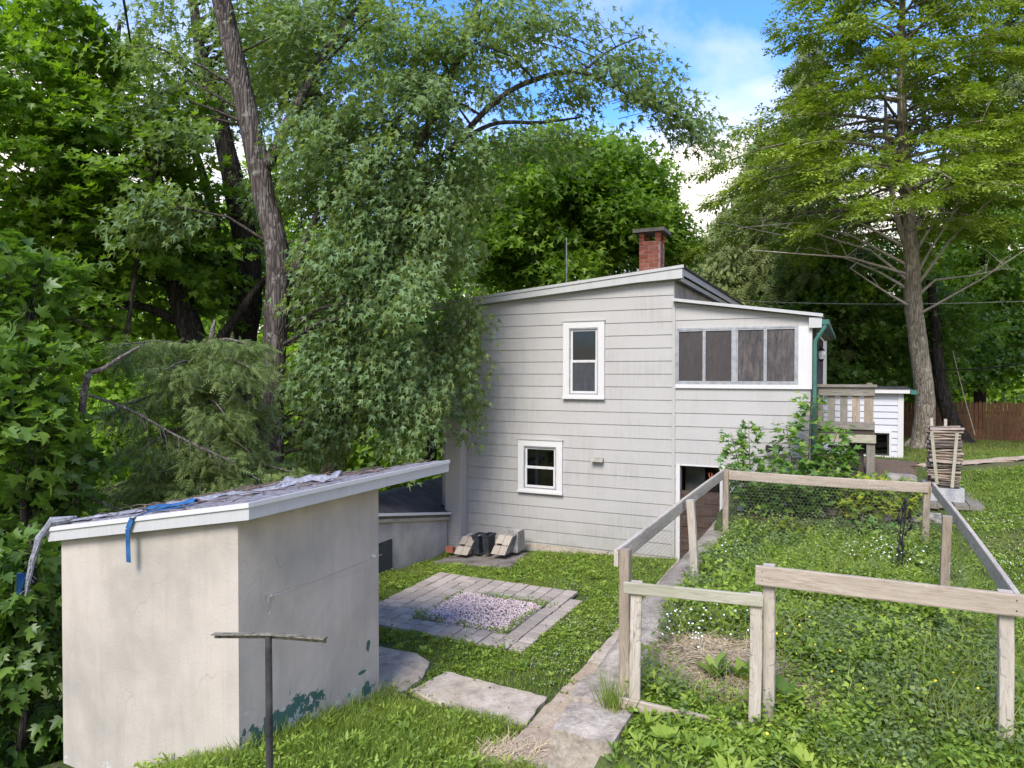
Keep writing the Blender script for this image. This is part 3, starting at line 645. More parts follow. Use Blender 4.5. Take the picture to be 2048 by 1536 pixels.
m = MB(); m.hexa([P(c0-.04,-.38,zct),P(c1+.05,-.38,zct),P(c1+.05,-.036,zct),P(c0-.04,-.036,zct),P(c0+.08,-.28,zct+.07),P(c1-.08,-.28,zct+.07),P(c1-.08,-.08,zct+.07),P(c0+.08,-.08,zct+.07)]); m.build('chase_cap', 'metal_dark', chase)
m = MB(); cc = (c0+c1)/2; m.tube([P(cc,-.18,zct+.05), P(cc,-.18,zct+.12)], [.1,.08], 10); m.tube([P(cc,-.18,zct+.1), P(cc,-.14,zct+.75)], [.045,.045], 8); m.build('flue_pipe', 'metal_grey', chase)
# wooden deck landing beside the porch
deck = thing('deck', P(3.0, .3, 1.5), 'weathered grey wooden deck landing with a slatted railing beside the green downspout', 'deck')
DB = .22; d0 = onb(1637, 800, DB)[0]; d1 = onb(1750, 800, DB)[0]
def zz(v, u=1690, b=DB): return onb(u, v, b)[1]
m = MB(); m.box(d0-.02, d1+.03, DB-.07, DB+.09, zz(774), zz(770)+.01); m.build('rail_cap', 'wood_deck', deck)
m = MB(); m.box(d0, d1, DB-.03, DB+.01, zz(791), zz(774)-.004); m.build('top_rail', 'wood_deck', deck)
m = MB(); m.box(d0, d1, DB-.03, DB+.01, zz(858), zz(843)); m.build('bottom_rail', 'wood_deck', deck)
for k in range(5):
    u0 = [1636, 1655, 1680, 1704, 1728][k]; u1 = [1645, 1670, 1695, 1720, 1747][k]
    x0 = onb(u0, 820, DB+.03)[0]; x1 = onb(u1, 820, DB+.03)[0]
    m = MB(); m.box(x0, x1, DB+.012, DB+.035, zz(858)+.005, zz(774)-.01); m.build('baluster', random.choice(['wood_deck', 'wood_post', 'wood_deck']), deck)
m = MB(); m.box(d0, d1+.02, DB-.05, DB-.01, zz(884), zz(868)); m.build('rim_beam', 'wood_moss', deck)
m = MB(); m.box(d0, d1, DB+.0, DB+1.9, zz(868)+.002, zz(860)-.004); m.build('floor_joist', 'wood_dark', deck)
for k in range(12): 
    m = MB(); m.box(d0, d1-.01, DB+.05+k*.15, DB+.05+k*.15+.14, zz(860)-.003, zz(860)+.025); m.build('deck_board', 'wood_deck', deck)
pz = float(height(*P(d1-.06, DB, 0)[:2]))-.1; p0 = onb(1733, 920, DB-.03)[0]; p1 = onb(1750, 920, DB-.03)[0]
m = MB(); m.box(p0, p1, DB-.008, DB+.11, pz, zz(868)); m.build('post', 'wood_deck', deck)
m = MB(); m.box(p0-.12, p0-.04, DB+.2, DB+.28, pz, zz(868)); m.build('post', 'wood_dark', deck)
m = MB(); m.box(d1-.1, d1, DB+1.7, DB+1.8, pz, zz(768)); m.build('post', 'wood_deck', deck)
m = MB(); m.box(d1-.04, d1, DB+.1, DB+1.8, zz(791), zz(772)); m.box(d1-.04, d1, DB+.1, DB+1.8, zz(858), zz(845)); m.build('side_rail', 'wood_deck', deck)
for k in range(4):
    v = [893, 911, 928, 944][k]; zt_ = onb(1690, v, DB+.35)[1]
    m = MB(); m.box(d0+.15, p0-.05, DB+.3+k*.02, DB+.34+k*.02, zt_-.03, zt_+.02); m.build('stair_tread', 'wood_dark', deck)
# white addition behind the deck
add = thing('addition', P(3.3, 6.5, 1.3), 'low white vinyl-sided addition with a basement window, behind the wooden deck', 'outbuilding')
AB0 = 5.5; r1 = onb(1805, 850, AB0)[0]; ztp = onb(1750, 786, AB0)[1]; l1 = PR+.03
win = (onb(1690, 900, AB0)[0], onb(1783, 900, AB0)[0], onb(1740, 914, AB0)[1], onb(1740, 861, AB0)[1])
hol = inset(win, .03); rs = minus([(l1, r1, .6, ztp)], hol); m = MB()
for r in rs: m.poly([(r[0], r[2]), (r[1], r[2]), (r[1], r[3]), (r[0], r[3])], AB0, AB0+.05)
m.box(r1-.05, r1, AB0+.05, AB0+2.5, .6, ztp); m.build('wall', 'vinyl_white', add)
z = .62; lap = .155
while z < ztp-.02:
    for r in minus([(l1, r1-.1, z, min(z+lap-.006, ztp))], hol):
        m = MB(); m.poly([(r[0], r[2]), (r[1], r[2]), (r[1], r[3]), (r[0], r[3])], lambda a, q, z=z: AB0-.004-.022*(1-(q-z)/lap), AB0-.001); m.build('siding_lap', 'vinyl_white', add)
    z += lap
m = MB(); m.box(r1-.1, r1+.02, AB0-.03, AB0-.001, .6, ztp); m.build('corner_post', 'white_paint', add)
m = MB(); m.box(l1, r1+.14, AB0-.16, AB0+2.6, ztp+.0, ztp+.1); m.build('fascia_board', 'white_paint', add)
m = MB(); m.box(l1, r1+.16, AB0-.18, AB0+2.6, ztp+.103, ztp+.125); m.build('roof', 'roof_black', add)
m = MB(); m.box(r1+.16, r1+.3, AB0-.1, AB0+2.6, ztp-.02, ztp+.06); m.build('gutter', 'green_metal', add)
m = MB(); frame(m, win, .05, AB0-.05, AB0+.06); w = m.build('window', 'white_paint', add)
m = MB(); frame(m, inset(win, .05), .04, AB0-.01, AB0+.03); m.build('sash', 'metal_dark', w)
m = MB(); m.box(win[0]+.06, win[1]-.06, AB0+.015, AB0+.02, win[2]+.06, win[3]-.06); m.build('pane', 'glass', w)
m = MB(); m.box(l1, r1-.06, AB0+.6, AB0+.65, .6, ztp-.05); m.build('inner_wall', 'interior_grey', add)
# low annex to the left of the chase
ann = thing('annex', P(-5.5, -1, 0), 'low stucco annex with a black rolled roof between the shed and the house corner', 'outbuilding')
Fp = np.array([-1.40, 15.15]); Np = Fp-2.9*np.array([NX, NY]); Lv = np.array([-RX, -RY])
zb1 = at(887, 1040, 15.15)[2]; sN = (at(757, 1045, 12.97)[2]-zb1)/2.42
def wq(s, w, z): q = Fp-s*np.array([NX, NY])+w*Lv; return (q[0], q[1], z)
m = MB(); m.hexa([wq(4.2,0,-1.2),wq(0,0,-1.2),wq(0,.2,-1.2),wq(4.2,.2,-1.2),wq(4.2,0,zb1+sN*4.2),wq(0,0,zb1),wq(0,.2,zb1),wq(4.2,.2,zb1+sN*4.2)]); aw = m.build('wall', 'annex_stucco', ann)
m = MB(); m.hexa([wq(4.3,-.06,zb1+sN*4.3),wq(-.05,-.06,zb1),wq(-.05,.02,zb1),wq(4.3,.02,zb1+sN*4.3),wq(4.3,-.06,zb1+sN*4.3+.13),wq(-.05,-.06,zb1+.13),wq(-.05,.02,zb1+.13),wq(4.3,.02,zb1+sN*4.3+.13)]); m.build('fascia_board', 'wood_moss', ann)
m = MB(); m.hexa([wq(4.3,-.09,zb1+sN*4.3+.12),wq(-.05,-.09,zb1+.12),wq(-.05,-.062,zb1+.12),wq(4.3,-.062,zb1+sN*4.3+.12),wq(4.3,-.09,zb1+sN*4.3+.17),wq(-.05,-.09,zb1+.17),wq(-.05,-.062,zb1+.17),wq(4.3,-.062,zb1+sN*4.3+.17)]); m.build('drip_edge', 'white_paint', ann)
q1 = at(892, 951, 19.0); q2 = at(745, 988, 16.8); q3 = wq(4.3, -.06, zb1+sN*4.3+.14); q4 = wq(-.05, -.06, zb1+.14)
q5 = np.array(q2)+np.array([-2.2, -2.2, .0]); q3b = np.array(q3)+np.array([-3.5, 1.0, .25])
dn = np.array([0, 0, -.08]); m = MB(); m.hexa([np.array(q3)+dn, np.array(q4)+dn, q1+dn, q2+dn, q3, q4, q1, q2]); m.build('roof', 'roof_black', ann)
s0, s1 = 2.05, 2.75; m = MB(); m.hexa([wq(s1,-.035,-.55),wq(s0,-.035,-.55),wq(s0,-.002,-.55),wq(s1,-.002,-.55),wq(s1,-.035,.42),wq(s0,-.035,.42),wq(s0,-.002,.42),wq(s1,-.002,.42)])
aw2 = m.build('window', 'metal_dark', ann)
m = MB(); m.hexa([wq(s1-.03,-.04,-.5),wq(s0+.03,-.04,-.5),wq(s0+.03,-.036,-.5),wq(s1-.03,-.036,-.5),wq(s1-.03,-.04,.38),wq(s0+.03,-.04,.38),wq(s0+.03,-.036,.38),wq(s1-.03,-.036,.38)]); m.build('pane', 'insect_screen', aw2)
# ------------------------------------------------------------------ shed
SA0, SA1, SB0, SB1 = -3.93, -1.57, -9.18, -7.23
shed = thing('shed', P((SA0+SA1)/2, (SB0+SB1)/2, 0), 'small windowless stucco shed with a white-edged sloping roof, in the left foreground', 'shed')
C0 = at(498, 1007, 5.74); CL = at(95, 1056, 6.88); CR = at(899, 921, 8.6)
zs = C0[2]; slope = (C0[2]-CL[2])/math.hypot(*(C0-CL)[:2]); ca0, cb0 = AB(C0[0], C0[1]); cbL = AB(CL[0], CL[1]); cbR = AB(CR[0], CR[1])
ra0, ra1, rb0, rb1 = cbL[0], ca0, cb0, cbR[1]
def zsr(a): return zs+slope*(a-ra1)
def wallpoly(mb, a0, a1, b0, b1): mb.hexa([P(a0,b0,-.3),P(a1,b0,-.3),P(a1,b1,-.3),P(a0,b1,-.3),P(a0,b0,zsr(a0)-.06),P(a1,b0,zsr(a1)-.06),P(a1,b1,zsr(a1)-.06),P(a0,b1,zsr(a0)-.06)])
def patch(mb, c00, c10, c11, c01, n, m_, amp, nrm, seed):     # a slightly uneven plaster face
    c00, c10, c11, c01 = map(np.array, (c00, c10, c11, c01)); vs = []
    for j in range(m_+1):
        for i in range(n+1):
            s, t = i/n, j/m_; p = (c00*(1-s)+c10*s)*(1-t)+(c01*(1-s)+c11*s)*t
            e = 0 if i in (0, n) else 1
            d = mnoise.noise(Vector((p[0]*1.5+seed, p[1]*1.5, p[2]*1.5)))*amp*e + mnoise.noise(Vector((p[0]*9+seed, p[1]*9, p[2]*9)))*amp*.22*e
            vs.append(p+np.array(nrm)*d)
    mb.add(vs, [(j*(n+1)+i, j*(n+1)+i+1, (j+1)*(n+1)+i+1, (j+1)*(n+1)+i) for j in range(m_) for i in range(n)])
zt1 = -.06
m = MB(); patch(m, P(SA0,SB0,-.3), P(SA1,SB0,-.3), P(SA1,SB0,zsr(SA1)+zt1), P(SA0,SB0,zsr(SA0)+zt1), 46, 46, .014, (-NX,-NY,0), 3)
wallpoly(m, SA0, SA0+.1, SB0+.03, SB1); m.build('wall', 'shed_stucco', shed, smooth=True)
m = MB(); patch(m, P(SA1,SB0,-.3), P(SA1,SB1,-.3), P(SA1,SB1,zsr(SA1)+zt1), P(SA1,SB0,zsr(SA1)+zt1), 40, 46, .014, (RX,RY,0), 8)
m.hexa([P(SA0,SB1-.1,-.3),P(SA1-.03,SB1-.1,-.3),P(SA1,SB1,-.3),P(SA0,SB1,-.3),P(SA0,SB1-.1,zsr(SA0)-.07),P(SA1-.03,SB1-.1,zsr(SA1)-.07),P(SA1,SB1,zsr(SA1)-.07),P(SA0,SB1,zsr(SA0)-.07)]); m.build('wall', 'shed_stucco_side', shed, smooth=True)
sroof = roof_slab('roof', ra0+.02, ra1-.02, rb0+.02, rb1-.02, lambda a: zsr(a)-.012, .05, 'tar', shed)
m = MB(); row = 0; bb = ra1-.03
while bb > ra0+.05:                                 # shingle courses run front to back and step down to the left
    x = rb0+.03+(.12 if row % 2 else 0)*1.0
    while x < rb1-.05:
        w = random.uniform(.16, .3); d = random.uniform(-.012, .012); x1 = min(x+w-.008, rb1-.03); a_hi, a_lo = bb, bb-.15+d
        t0, t1 = .004, .015+random.uniform(0, .012)
        if random.random() > .06: m.hexa([P(a_lo,x,zsr(a_lo)-.012),P(a_hi,x,zsr(a_hi)-.012),P(a_hi,x1,zsr(a_hi)-.012),P(a_lo,x1,zsr(a_lo)-.012),P(a_lo,x,zsr(a_lo)+t1),P(a_hi,x,zsr(a_hi)+t0),P(a_hi,x1,zsr(a_hi)+t0),P(a_lo,x1,zsr(a_lo)+t1)])
        x += w
    bb -= .135; row += 1
m.build('shingles', 'shingle', sroof, stuff=True)
def rake(mb, a0, a1, b0, b1, zlo, zhi): mb.hexa([P(a0,b0,zsr(a0)+zlo),P(a1,b0,zsr(a1)+zlo),P(a1,b1,zsr(a1)+zlo),P(a0,b1,zsr(a0)+zlo),P(a0,b0,zsr(a0)+zhi),P(a1,b0,zsr(a1)+zhi),P(a1,b1,zsr(a1)+zhi),P(a0,b1,zsr(a0)+zhi)])
fh = C0[2]-at(498, 1040, 5.74)[2]
m = MB(); rake(m, ra0, ra1, rb0, rb0+.02, -fh, -.035); m.build('fascia_board', 'fascia_paint', sroof)
m = MB(); rake(m, ra1-.02, ra1-.001, rb0+.022, rb0+1.9, -fh, -.035); m.build('fascia_board', 'fascia_paint', sroof)
m = MB(); rake(m, ra1-.02, ra1-.001, rb0+1.904, rb1, -fh, -.035); m.build('fascia_board', 'fascia_paint', sroof)
m = MB(); rake(m, ra0-.01, ra1+.012, rb0-.014, rb0+.05, -.034, .006); rake(m, ra1-.04, ra1+.012, rb0+.052, rb1+.01, -.034, .006); m.build('drip_edge', 'white_paint', sroof)
m = MB(); rake(m, ra0+.03, ra1-.025, rb0+.025, rb1-.03, -fh*.8, -fh*.72); m.build('soffit', 'soffit', sroof)
# ------------------------------------------------------------------ things on and against the shed
def pt_roof(a, b, dz=.03): return P(a, b, zsr(a)+dz)
def ribbon(mb, pts, w, th=.004, up=(0,0,1)):
    for p, q in zip(pts, pts[1:]): mb.beam(p, q, w, th, up)
uS = onb(264, 1050, rb0)[0]
m = MB(); fr = rb0-.018
pl = [pt_roof(uS+.45, rb0+.28), pt_roof(uS+.12, rb0+.06), P(uS+.03, fr-.004, zsr(uS)-.0), P(uS-.02, fr-.012, zsr(uS)-.10), P(uS-.02, fr-.004, zsr(uS)-.40)]
for p, q in zip(pl[:2], pl[1:]): m.beam(p, q, .06, .006)
for p, q in zip(pl[2:], pl[3:]): m.beam(p, q, .055, .005, (-NX,-NY,0))
m.beam(pl[1], pl[2], .06, .006)
tag(m.build('tarp_strap', 'tarp_blue'), 'blue plastic strap hanging over the front fascia of the shed roof', 'strap')
m = MB(); aS = ra0+.02
rp = [pt_roof(aS+.22, rb0+.12, .05), pt_roof(aS+.05, rb0+.02, .05), P(aS-.05, rb0-.06, zsr(aS)-.10), P(aS-.10, rb0-.09, zsr(aS)-.28), P(aS-.16, rb0-.10, zsr(aS)-.5), P(aS-.21, rb0-.10, zsr(aS)-.66)]
for k in range(4): m.tube([np.array(p)+RNG.uniform(-.018, .018, 3) for p in rp], [.02,.03,.024,.02,.016,.006], 6, .4)
for k in range(60):
    i = random.randrange(1, 5); p = np.array(rp[i])+(np.array(rp[i+1])-np.array(rp[i]))*random.random(); m.beam(p, p+RNG.uniform(-.045, .045, 3)+np.array([0,0,-.02]), .004, .003)
torn = thing('torn_tarp', tuple(rp[1]), 'frayed grey tarp rag dangling off the left corner of the shed roof', 'tarp'); m.build('frayed_cord', 'tarp_grey', torn)
m = MB(); e = np.array(rp[4]); 
for k in range(5): m.beam(e+np.array([-.02-.02*k, 0, .06]), e+np.array([-.08-.02*k, .02*k, -.13-.01*k]), .03, .004)
m.build('blue_shred', 'tarp_blue', torn)
def crumple(name, a0, b0, a1, b1, w, mat, lab, hgt=.05, seed=1):
    m = MB(); n = 44; R = np.random.default_rng(seed); vs = []; wd = 7
    for i in range(n):
        t = i/(n-1); a = a0+(a1-a0)*t; b = b0+(b1-b0)*t+.04*math.sin(t*9+seed)
        for j in range(wd):
            q = mnoise.fractal(Vector((a*5+seed, j*.55, seed)), 1, 2, 3); s = (j/(wd-1)-.5)*w*(.9+.35*mnoise.noise(Vector((a*3+seed, 2, 0)))); vs.append(P(a, b+s, zsr(a)+.028+hgt*max(0, math.cos(s/w*2.8))*max(.12, .55+.8*q)))
    m.add(vs, [(i*wd+j, i*wd+j+1, (i+1)*wd+j+1, (i+1)*wd+j) for i in range(n-1) for j in range(wd-1)])
    return tag(m.build(name, mat, smooth=True), lab, 'tarp')
crumple('tarp_strip', ra0+.02, rb0+.12, ra0+1.0, rb0+.35, .16, 'tarp_grey', 'crumpled grey tarp strip along the low left end of the shed roof', .035, 2)
crumple('tarp_strip', ra0+1.0, rb0+.55, ra0+2.0, rb0+1.15, .2, 'tarp_grey', 'crumpled grey tarp strip across the middle of the shed roof', .06, 5)
crumple('tarp_strip', ra0+1.9, rb0+1.15, ra0+2.35, rb0+1.5, .22, 'tarp_grey', 'bunched grey tarp heap near the far edge of the shed roof', .10, 9)
crumple('tarp_strip', ra0+1.02, rb0+.30, ra0+1.45, rb0+.52, .12, 'tarp_blue', 'small blue tarp scrap above the strap on the shed roof', .05, 7)
m = MB()
for k in range(150):
    a = random.uniform(ra0+.1, ra1-.1); b = random.uniform(rb0+.08, rb1-.1); t = random.uniform(0, 6.3); L = random.uniform(.05, .45)*(1 if k % 3 else 1.6)
    p = np.array(pt_roof(a, b, .03)); q = p+np.array([math.cos(t)*L, math.sin(t)*L, 0]); aq, bq = AB(q[0], q[1])
    if not (ra0 < aq < ra1 and rb0 < bq < rb1): continue
    q[2] = zsr(aq)+random.uniform(.03, .07); m.tube([p, (p+q)/2+RNG.uniform(-.02, .02, 3)+[0,0,.015], q], [.006,.005,.002], 4)
tw = m.build('fallen_twigs', 'twig', stuff=True)
tag(tw, 'scattered dead twigs and bark lying on the shed roof', 'twigs')
# clothesline hook and rope on the shed's right wall
sa = SA1+.012; h0 = ona(540, 1190, SA1); h1 = ona(757, 1108, SA1)
line = thing('clothesline', P(SA1+.02, h0[0], h0[1]), 'slack clothesline with a small metal hook strung along the shed side wall', 'clothesline')
m = MB(); pts = [P(SA1+.045-.02*math.sin(t*3), h0[0]+(h1[0]-h0[0])*t, h0[1]+(h1[1]-h0[1])*t-.02*math.sin(t*math.pi)) for t in np.linspace(0, 1, 10)]; m.tube(pts, [.0035]*10, 5); m.build('line', 'rope', line)
m = MB(); hp = np.array(P(SA1+.03, h0[0], h0[1])); nb_ = np.array([NX, NY, 0])
m.tube([hp, hp-nb_*.05, hp-nb_*.055+[0,0,-.06], hp-nb_*.05+[0,0,-.09]], [.006]*4, 5); m.tube([hp-nb_*.02, hp-nb_*.02+[0,0,-.06], hp-nb_*.03+[0,0,-.13], hp-nb_*.045+[0,0,-.15]], [.005]*4, 5); m.tube([hp-nb_*.055, hp+nb_*.0], [.008]*2, 5)
m.tube([P(SA1, h0[0], h0[1]), P(SA1+.04, h0[0], h0[1])], [.012]*2, 6); m.build('hook', 'metal_grey', line)
m = MB(); m.tube([P(SA1, h1[0]-.1, h1[1]), P(SA1+.03, h1[0]-.1, h1[1])], [.018]*2, 6); m.build('peg', 'white_paint', line)
# T-shaped clothes post in front of the shed
tp = at(537, 1268, 4.6); gx, gy = tp[0]-.02, tp[1]; gz_ = float(height(gx, gy))
tpost = thing('clothesline_post', (gx, gy, gz_), 'dark metal T-shaped clothesline post with a rusty mossy crossbar in front of the shed', 'post')
m = MB(); m.tube([(gx+.035, gy-.03, gz_-.3), (tp[0], tp[1], tp[2]-.01)], [.024,.022], 12); m.build('pole', 'metal_dark', tpost)
l_, r_ = at(426, 1268, 4.75), at(651, 1277, 4.42)
for q, nm in ((l_, 'crossbar'), (r_, 'crossbar')):
    m = MB(); c = tp+np.array([0, 0, .0]); d = q-c
    m.beam(c, q, .045, .006); m.beam(c+np.array([0,.02,-.018]), q+np.array([0,.02,-.018]), .005, .036)
    b = m.build(nm, 'metal_moss', tpost)
# ------------------------------------------------------------------ patio of grey pavers with a gravel square
PA0, PA1, PB0, PB1 = -3.50, -.68, -5.42, -2.80
patio = thing('paver_patio', P(-2, -4, .0), 'square patio of grey concrete pavers around a gravel bed', 'patio')
gq = [onz(931, 1183, .03), onz(1087, 1205, .03), onz(999, 1264, .03), onz(826, 1236, .03)]
GA0, GA1 = (gq[0][0]+gq[3][0])/2, (gq[1][0]+gq[2][0])/2; GB0, GB1 = (gq[2][1]+gq[3][1])/2, (gq[0][1]+gq[1][1])/2
m = MB(); m.box(PA0+.05, PA1-.28, PB0+.05, PB1-.25, -.12, -.004); bed = m.build('joint_sand', 'soil', patio)
wid = (PA1-PA0)/13; k0 = round((GA0-PA0)/wid); k1 = round((GA1-PA0)/wid); GA0, GA1 = PA0+k0*wid, PA0+k1*wid
def lay(a, lo, hi):
    b = lo-random.uniform(0, .14)
    while b < hi-.03:
        b1 = b+random.choice([.12, .18, .18, .24, .27]); B0_, B1_ = max(b, lo), min(b1, hi)
        if hi-b1 < .06: B1_ = hi
        b = max(b1, B1_); ac, bc = a+wid/2, (B0_+B1_)/2
        if B1_-B0_ < .04 or (ac > PA1-.25 and bc > PB1-.2) or (ac > PA1-.12 and bc > PB1-.45): continue
        z = .024+random.uniform(-.006, .006); g = .008; m = MB(); t = [random.uniform(-.003, .003) for _ in range(4)]; i = .007
        A0_, A1_ = a+g, a+wid-g; B0_ += g; B1_ -= g
        vs = [P(A0_,B0_,-.02),P(A1_,B0_,-.02),P(A1_,B1_,-.02),P(A0_,B1_,-.02), P(A0_,B0_,z-i),P(A1_,B0_,z-i),P(A1_,B1_,z-i),P(A0_,B1_,z-i),
              P(A0_+i,B0_+i,z+t[0]),P(A1_-i,B0_+i,z+t[1]),P(A1_-i,B1_-i,z+t[2]),P(A0_+i,B1_-i,z+t[3])]
        m.add(vs, [(8,9,10,11)]+[(k, (k+1)%4, (k+1)%4+4, k+4) for k in range(4)]+[(k+4, (k+1)%4+4, (k+1)%4+8, k+8) for k in range(4)]); m.build('paver', 'paver', patio)
for c_ in range(13):
    a = PA0+c_*wid
    if k0 <= c_ < k1: lay(a, PB0, GB0); lay(a, GB1, PB1)
    else: lay(a, PB0, PB1)
m = MB(); m.box(GA0+.01, GA1-.01, GB0+.01, GB1-.01, .012, .02)
gb = tag(m.build('gravel_bed', 'gravel_base'), 'square bed of pink and white gravel in the middle of the patio', 'gravel')
def instances(T0, F0, C, S, R, jitter=None):
    """triangles: template verts (k,3), faces (t,3); centres (n,3), scales (n,) or (n,3), rotation matrices (n,3,3)"""
    n = len(C); k = len(T0); S = np.asarray(S); S = S[:, None, None] if S.ndim == 1 else S[:, None, :]
    V = np.einsum('nij,nkj->nki', R, T0[None]*S)+C[:, None, :]
    F = F0[None]+(np.arange(n)*k)[:, None, None]
    return V.reshape(-1, 3), F.reshape(-1, 3)
def frames(d, n):                                  # columns x, y=d, z=n
    d = d/np.linalg.norm(d, axis=1, keepdims=True); x = np.cross(d, n); x /= np.linalg.norm(x, axis=1, keepdims=True)+1e-9; z = np.cross(x, d)
    return np.stack([x, d, z], -1)
octv = np.array([(1,0,0),(0,1,0),(-1,0,0),(0,-1,0),(.2,.1,1),(0,0,-1)], float)*.5; octf = np.array([(0,1,4),(1,2,4),(2,3,4),(3,0,4),(1,0,5),(2,1,5),(3,2,5),(0,3,5)])
n = 5200; ab = np.stack([RNG.uniform(GA0+.03, GA1-.03, n), RNG.uniform(GB0+.03, GB1-.03, n)], 1)
cx, cy_ = (GA0+GA1)/2, (GB0+GB1)/2; rr = np.maximum(np.abs(ab[:, 0]-cx)/(GA1-GA0), np.abs(ab[:, 1]-cy_)/(GB1-GB0))
ab = ab[rr+RNG.uniform(-.06, .02, n) < .47]; n = len(ab)
C = np.array([P(a, b, .02+.05*(1-2*max(abs(a-cx)/(GA1-GA0), abs(b-cy_)/(GB1-GB0)))+random.uniform(0, .012)) for a, b in ab])
R = frames(RNG.normal(size=(n, 3)), RNG.normal(size=(n, 3))); V, F = instances(octv, octf, C, RNG.uniform(.016, .038, (n, 3)), R)
g_ = mesh_obj('gravel', V, F, 'gravel', rnd=np.repeat(RNG.random(n), 6)); g_['kind'] = 'stuff'; tag(g_, 'loose pink and white pebbles in the patio square', 'gravel')
# ------------------------------------------------------------------ concrete retaining wall with its broken end block
def rock(name, c, ax, mat, parent=None, seed=0, sub=3, amp=.12, square=.5):
    import bmesh
    bm = bmesh.new(); bmesh.ops.create_cube(bm, size=2); bmesh.ops.subdivide_edges(bm, edges=bm.edges[:], cuts=sub*3, use_grid_fill=True)
    vs = []
    for v in bm.verts:
        p = v.co.copy(); s = p.normalized()*1.25; q = p.lerp(s, 1-square)
        n_ = mnoise.fractal(Vector((q.x*1.3+seed*7, q.y*1.3, q.z*1.3)), .8, 2.1, 7)*amp; q = q*(1+n_)
        w = np.array(c, float)+np.array([RX, RY, 0])*q.x*ax[0]+np.array([NX, NY, 0])*q.y*ax[1]+np.array([0, 0, 1])*q.z*ax[2]; vs.append(w)
    fs = [tuple(v.index for v in f.verts) for f in bm.faces]; bm.free()
    m = MB(); m.add(vs, fs); return m.build(name, mat, parent, smooth=False)
rw = thing('retaining_wall', P(1.15, -5, 0), 'rough old concrete retaining wall below the left side of the garden fence', 'wall')
def wallrun(b0, b1, n, z0, z1, seed, n_amp=.045):
    m = MB(); prof = [(-.0, -.15), (-.02, .35), (.0, .8), (.03, .97), (.10, 1.0), (.25, 1.01), (.45, 1.0), (.48, .7)]; vs = []
    for i in range(n+1):
        t = i/n; b = b0+(b1-b0)*t; zt_ = 1.0-.22*float(sst(-b, 5.6, 7.9))+.0*z0
        for j, (da, fz_) in enumerate(prof):
            q = Vector((b*1.6+seed, j*.7, 0)); d = mnoise.fractal(q, 1, 2, 4)*n_amp
            vs.append(P(.93+da+d*(1 if j < 5 else .2), b, fz_*zt_+(d*.5+.035)*(j > 2)))
    k = len(prof); m.add(vs, [(i*k+j, i*k+j+1, (i+1)*k+j+1, (i+1)*k+j) for i in range(n) for j in range(k-1)]+[tuple(range(k-1, -1, -1)), tuple(n*k+j for j in range(k))])
    return m
wallrun(-7.9, -.05, 150, .99, 1.02, 2).build('wall_run', 'concrete_weathered', rw, smooth=True)
eb = at(1180, 1462, 5.15); ea, ebb = AB(eb[0], eb[1])
rock('end_block', P(1.22, -8.22, .36), (.26, .30, .46), 'concrete_weathered', rw, 3, 10, .045, .86)
rock('broken_stone', P(1.13, -7.72, .60), (.22, .26, .24), 'concrete_weathered', rw, 11, 8, .06, .78)
# rubble wall behind the garden
rub = thing('rubble_wall', P(3, -1.9, 1.1), 'low rubble stone edge behind the back rail of the garden', 'wall')
for i in range(34):
    a = 1.5+i*.085*random.uniform(.9, 1.1); k = random.random()
    rock('stone', P(a, -1.35+random.uniform(-.06, .1), 1.27+.08*(i % 2)+random.uniform(0, .05)), (random.uniform(.07, .13), .09, random.uniform(.05, .08)), random.choice(['stone', 'stone', 'concrete_rough']), rub, i, 1, .2, .5)
# ------------------------------------------------------------------ garden fence
RZ = 2.04
FLp, BLp, FRp, BRp = onz(1222, 1106, RZ), onz(1447, 943, RZ), onz(2022, 1176, RZ), onz(1868, 963, RZ)
FA0 = (FLp[0]+BLp[0])/2; FA1 = (FRp[0]+BRp[0])/2; FB0 = (FLp[1]+FRp[1])/2; FB1 = (BLp[1]+BRp[1])/2
mid = onz(1517, 1120, RZ)
fence = thing('garden_fence', P((FA0+FA1)/2, (FB0+FB1)/2, 1.0), 'weathered timber garden enclosure of posts and top rails with chicken wire', 'fence')
def post(a, b, ztop, mat='wood_post', lean=(0,0), s=.089, zb_=None):
    x, y, _ = P(a, b, 0); z = (float(height(x, y))-.15) if zb_ is None else zb_
    m = MB(); m.plank(P(a+lean[0], b+lean[1], z), P(a, b, ztop), s, s, (RX, RY, 0), 9, .004); return m.build('post', mat, fence)
p = .045
post(FA0+p, FB0+p+.0, RZ-.002, 'wood_post', (.02, -.03)); post(FA0+p, FB1, RZ+.02, 'wood_post'); post(FA1-p-.02, FB0+p, RZ-.002, 'wood_grey', (.0, -.0)); post(FA1-p-.03, FB1, RZ+.0, 'wood_post', (-.02, 0))
post(mid[0]+.09, FB0+p+.01, RZ-.002, 'wood_grey', (.0, .0)); mb_ = onz(1362, 1000, RZ); post(FA0+.075, mb_[1], RZ+.01, 'wood_grey', (.07, 0)); mr = onz(1908, 1033, RZ); post(FA1-.11, mr[1], RZ+.0, 'wood_post', (-.02, 0))
def rail(p, q, mat, h=.14, th=.038, parent=fence): 
    m = MB(); m.plank(p, q, th, h, (0,0,1), 14, .0022); r = m.build('rail', mat, parent); p, q = np.array(p), np.array(q); d = (q-p)/np.linalg.norm(q-p); sd = np.array([-d[1], d[0], 0]); m = MB()
    for e in (p+d*.05, q-d*.05):
        for dz in (-.035, .035): m.tube([e-sd*(th/2+.004)+[0,0,dz], e+sd*(th/2+.004)+[0,0,dz]], [.005, .005], 6)
    m.build('nails', 'metal_dark', r, stuff=True); return r
zc_ = RZ-.07
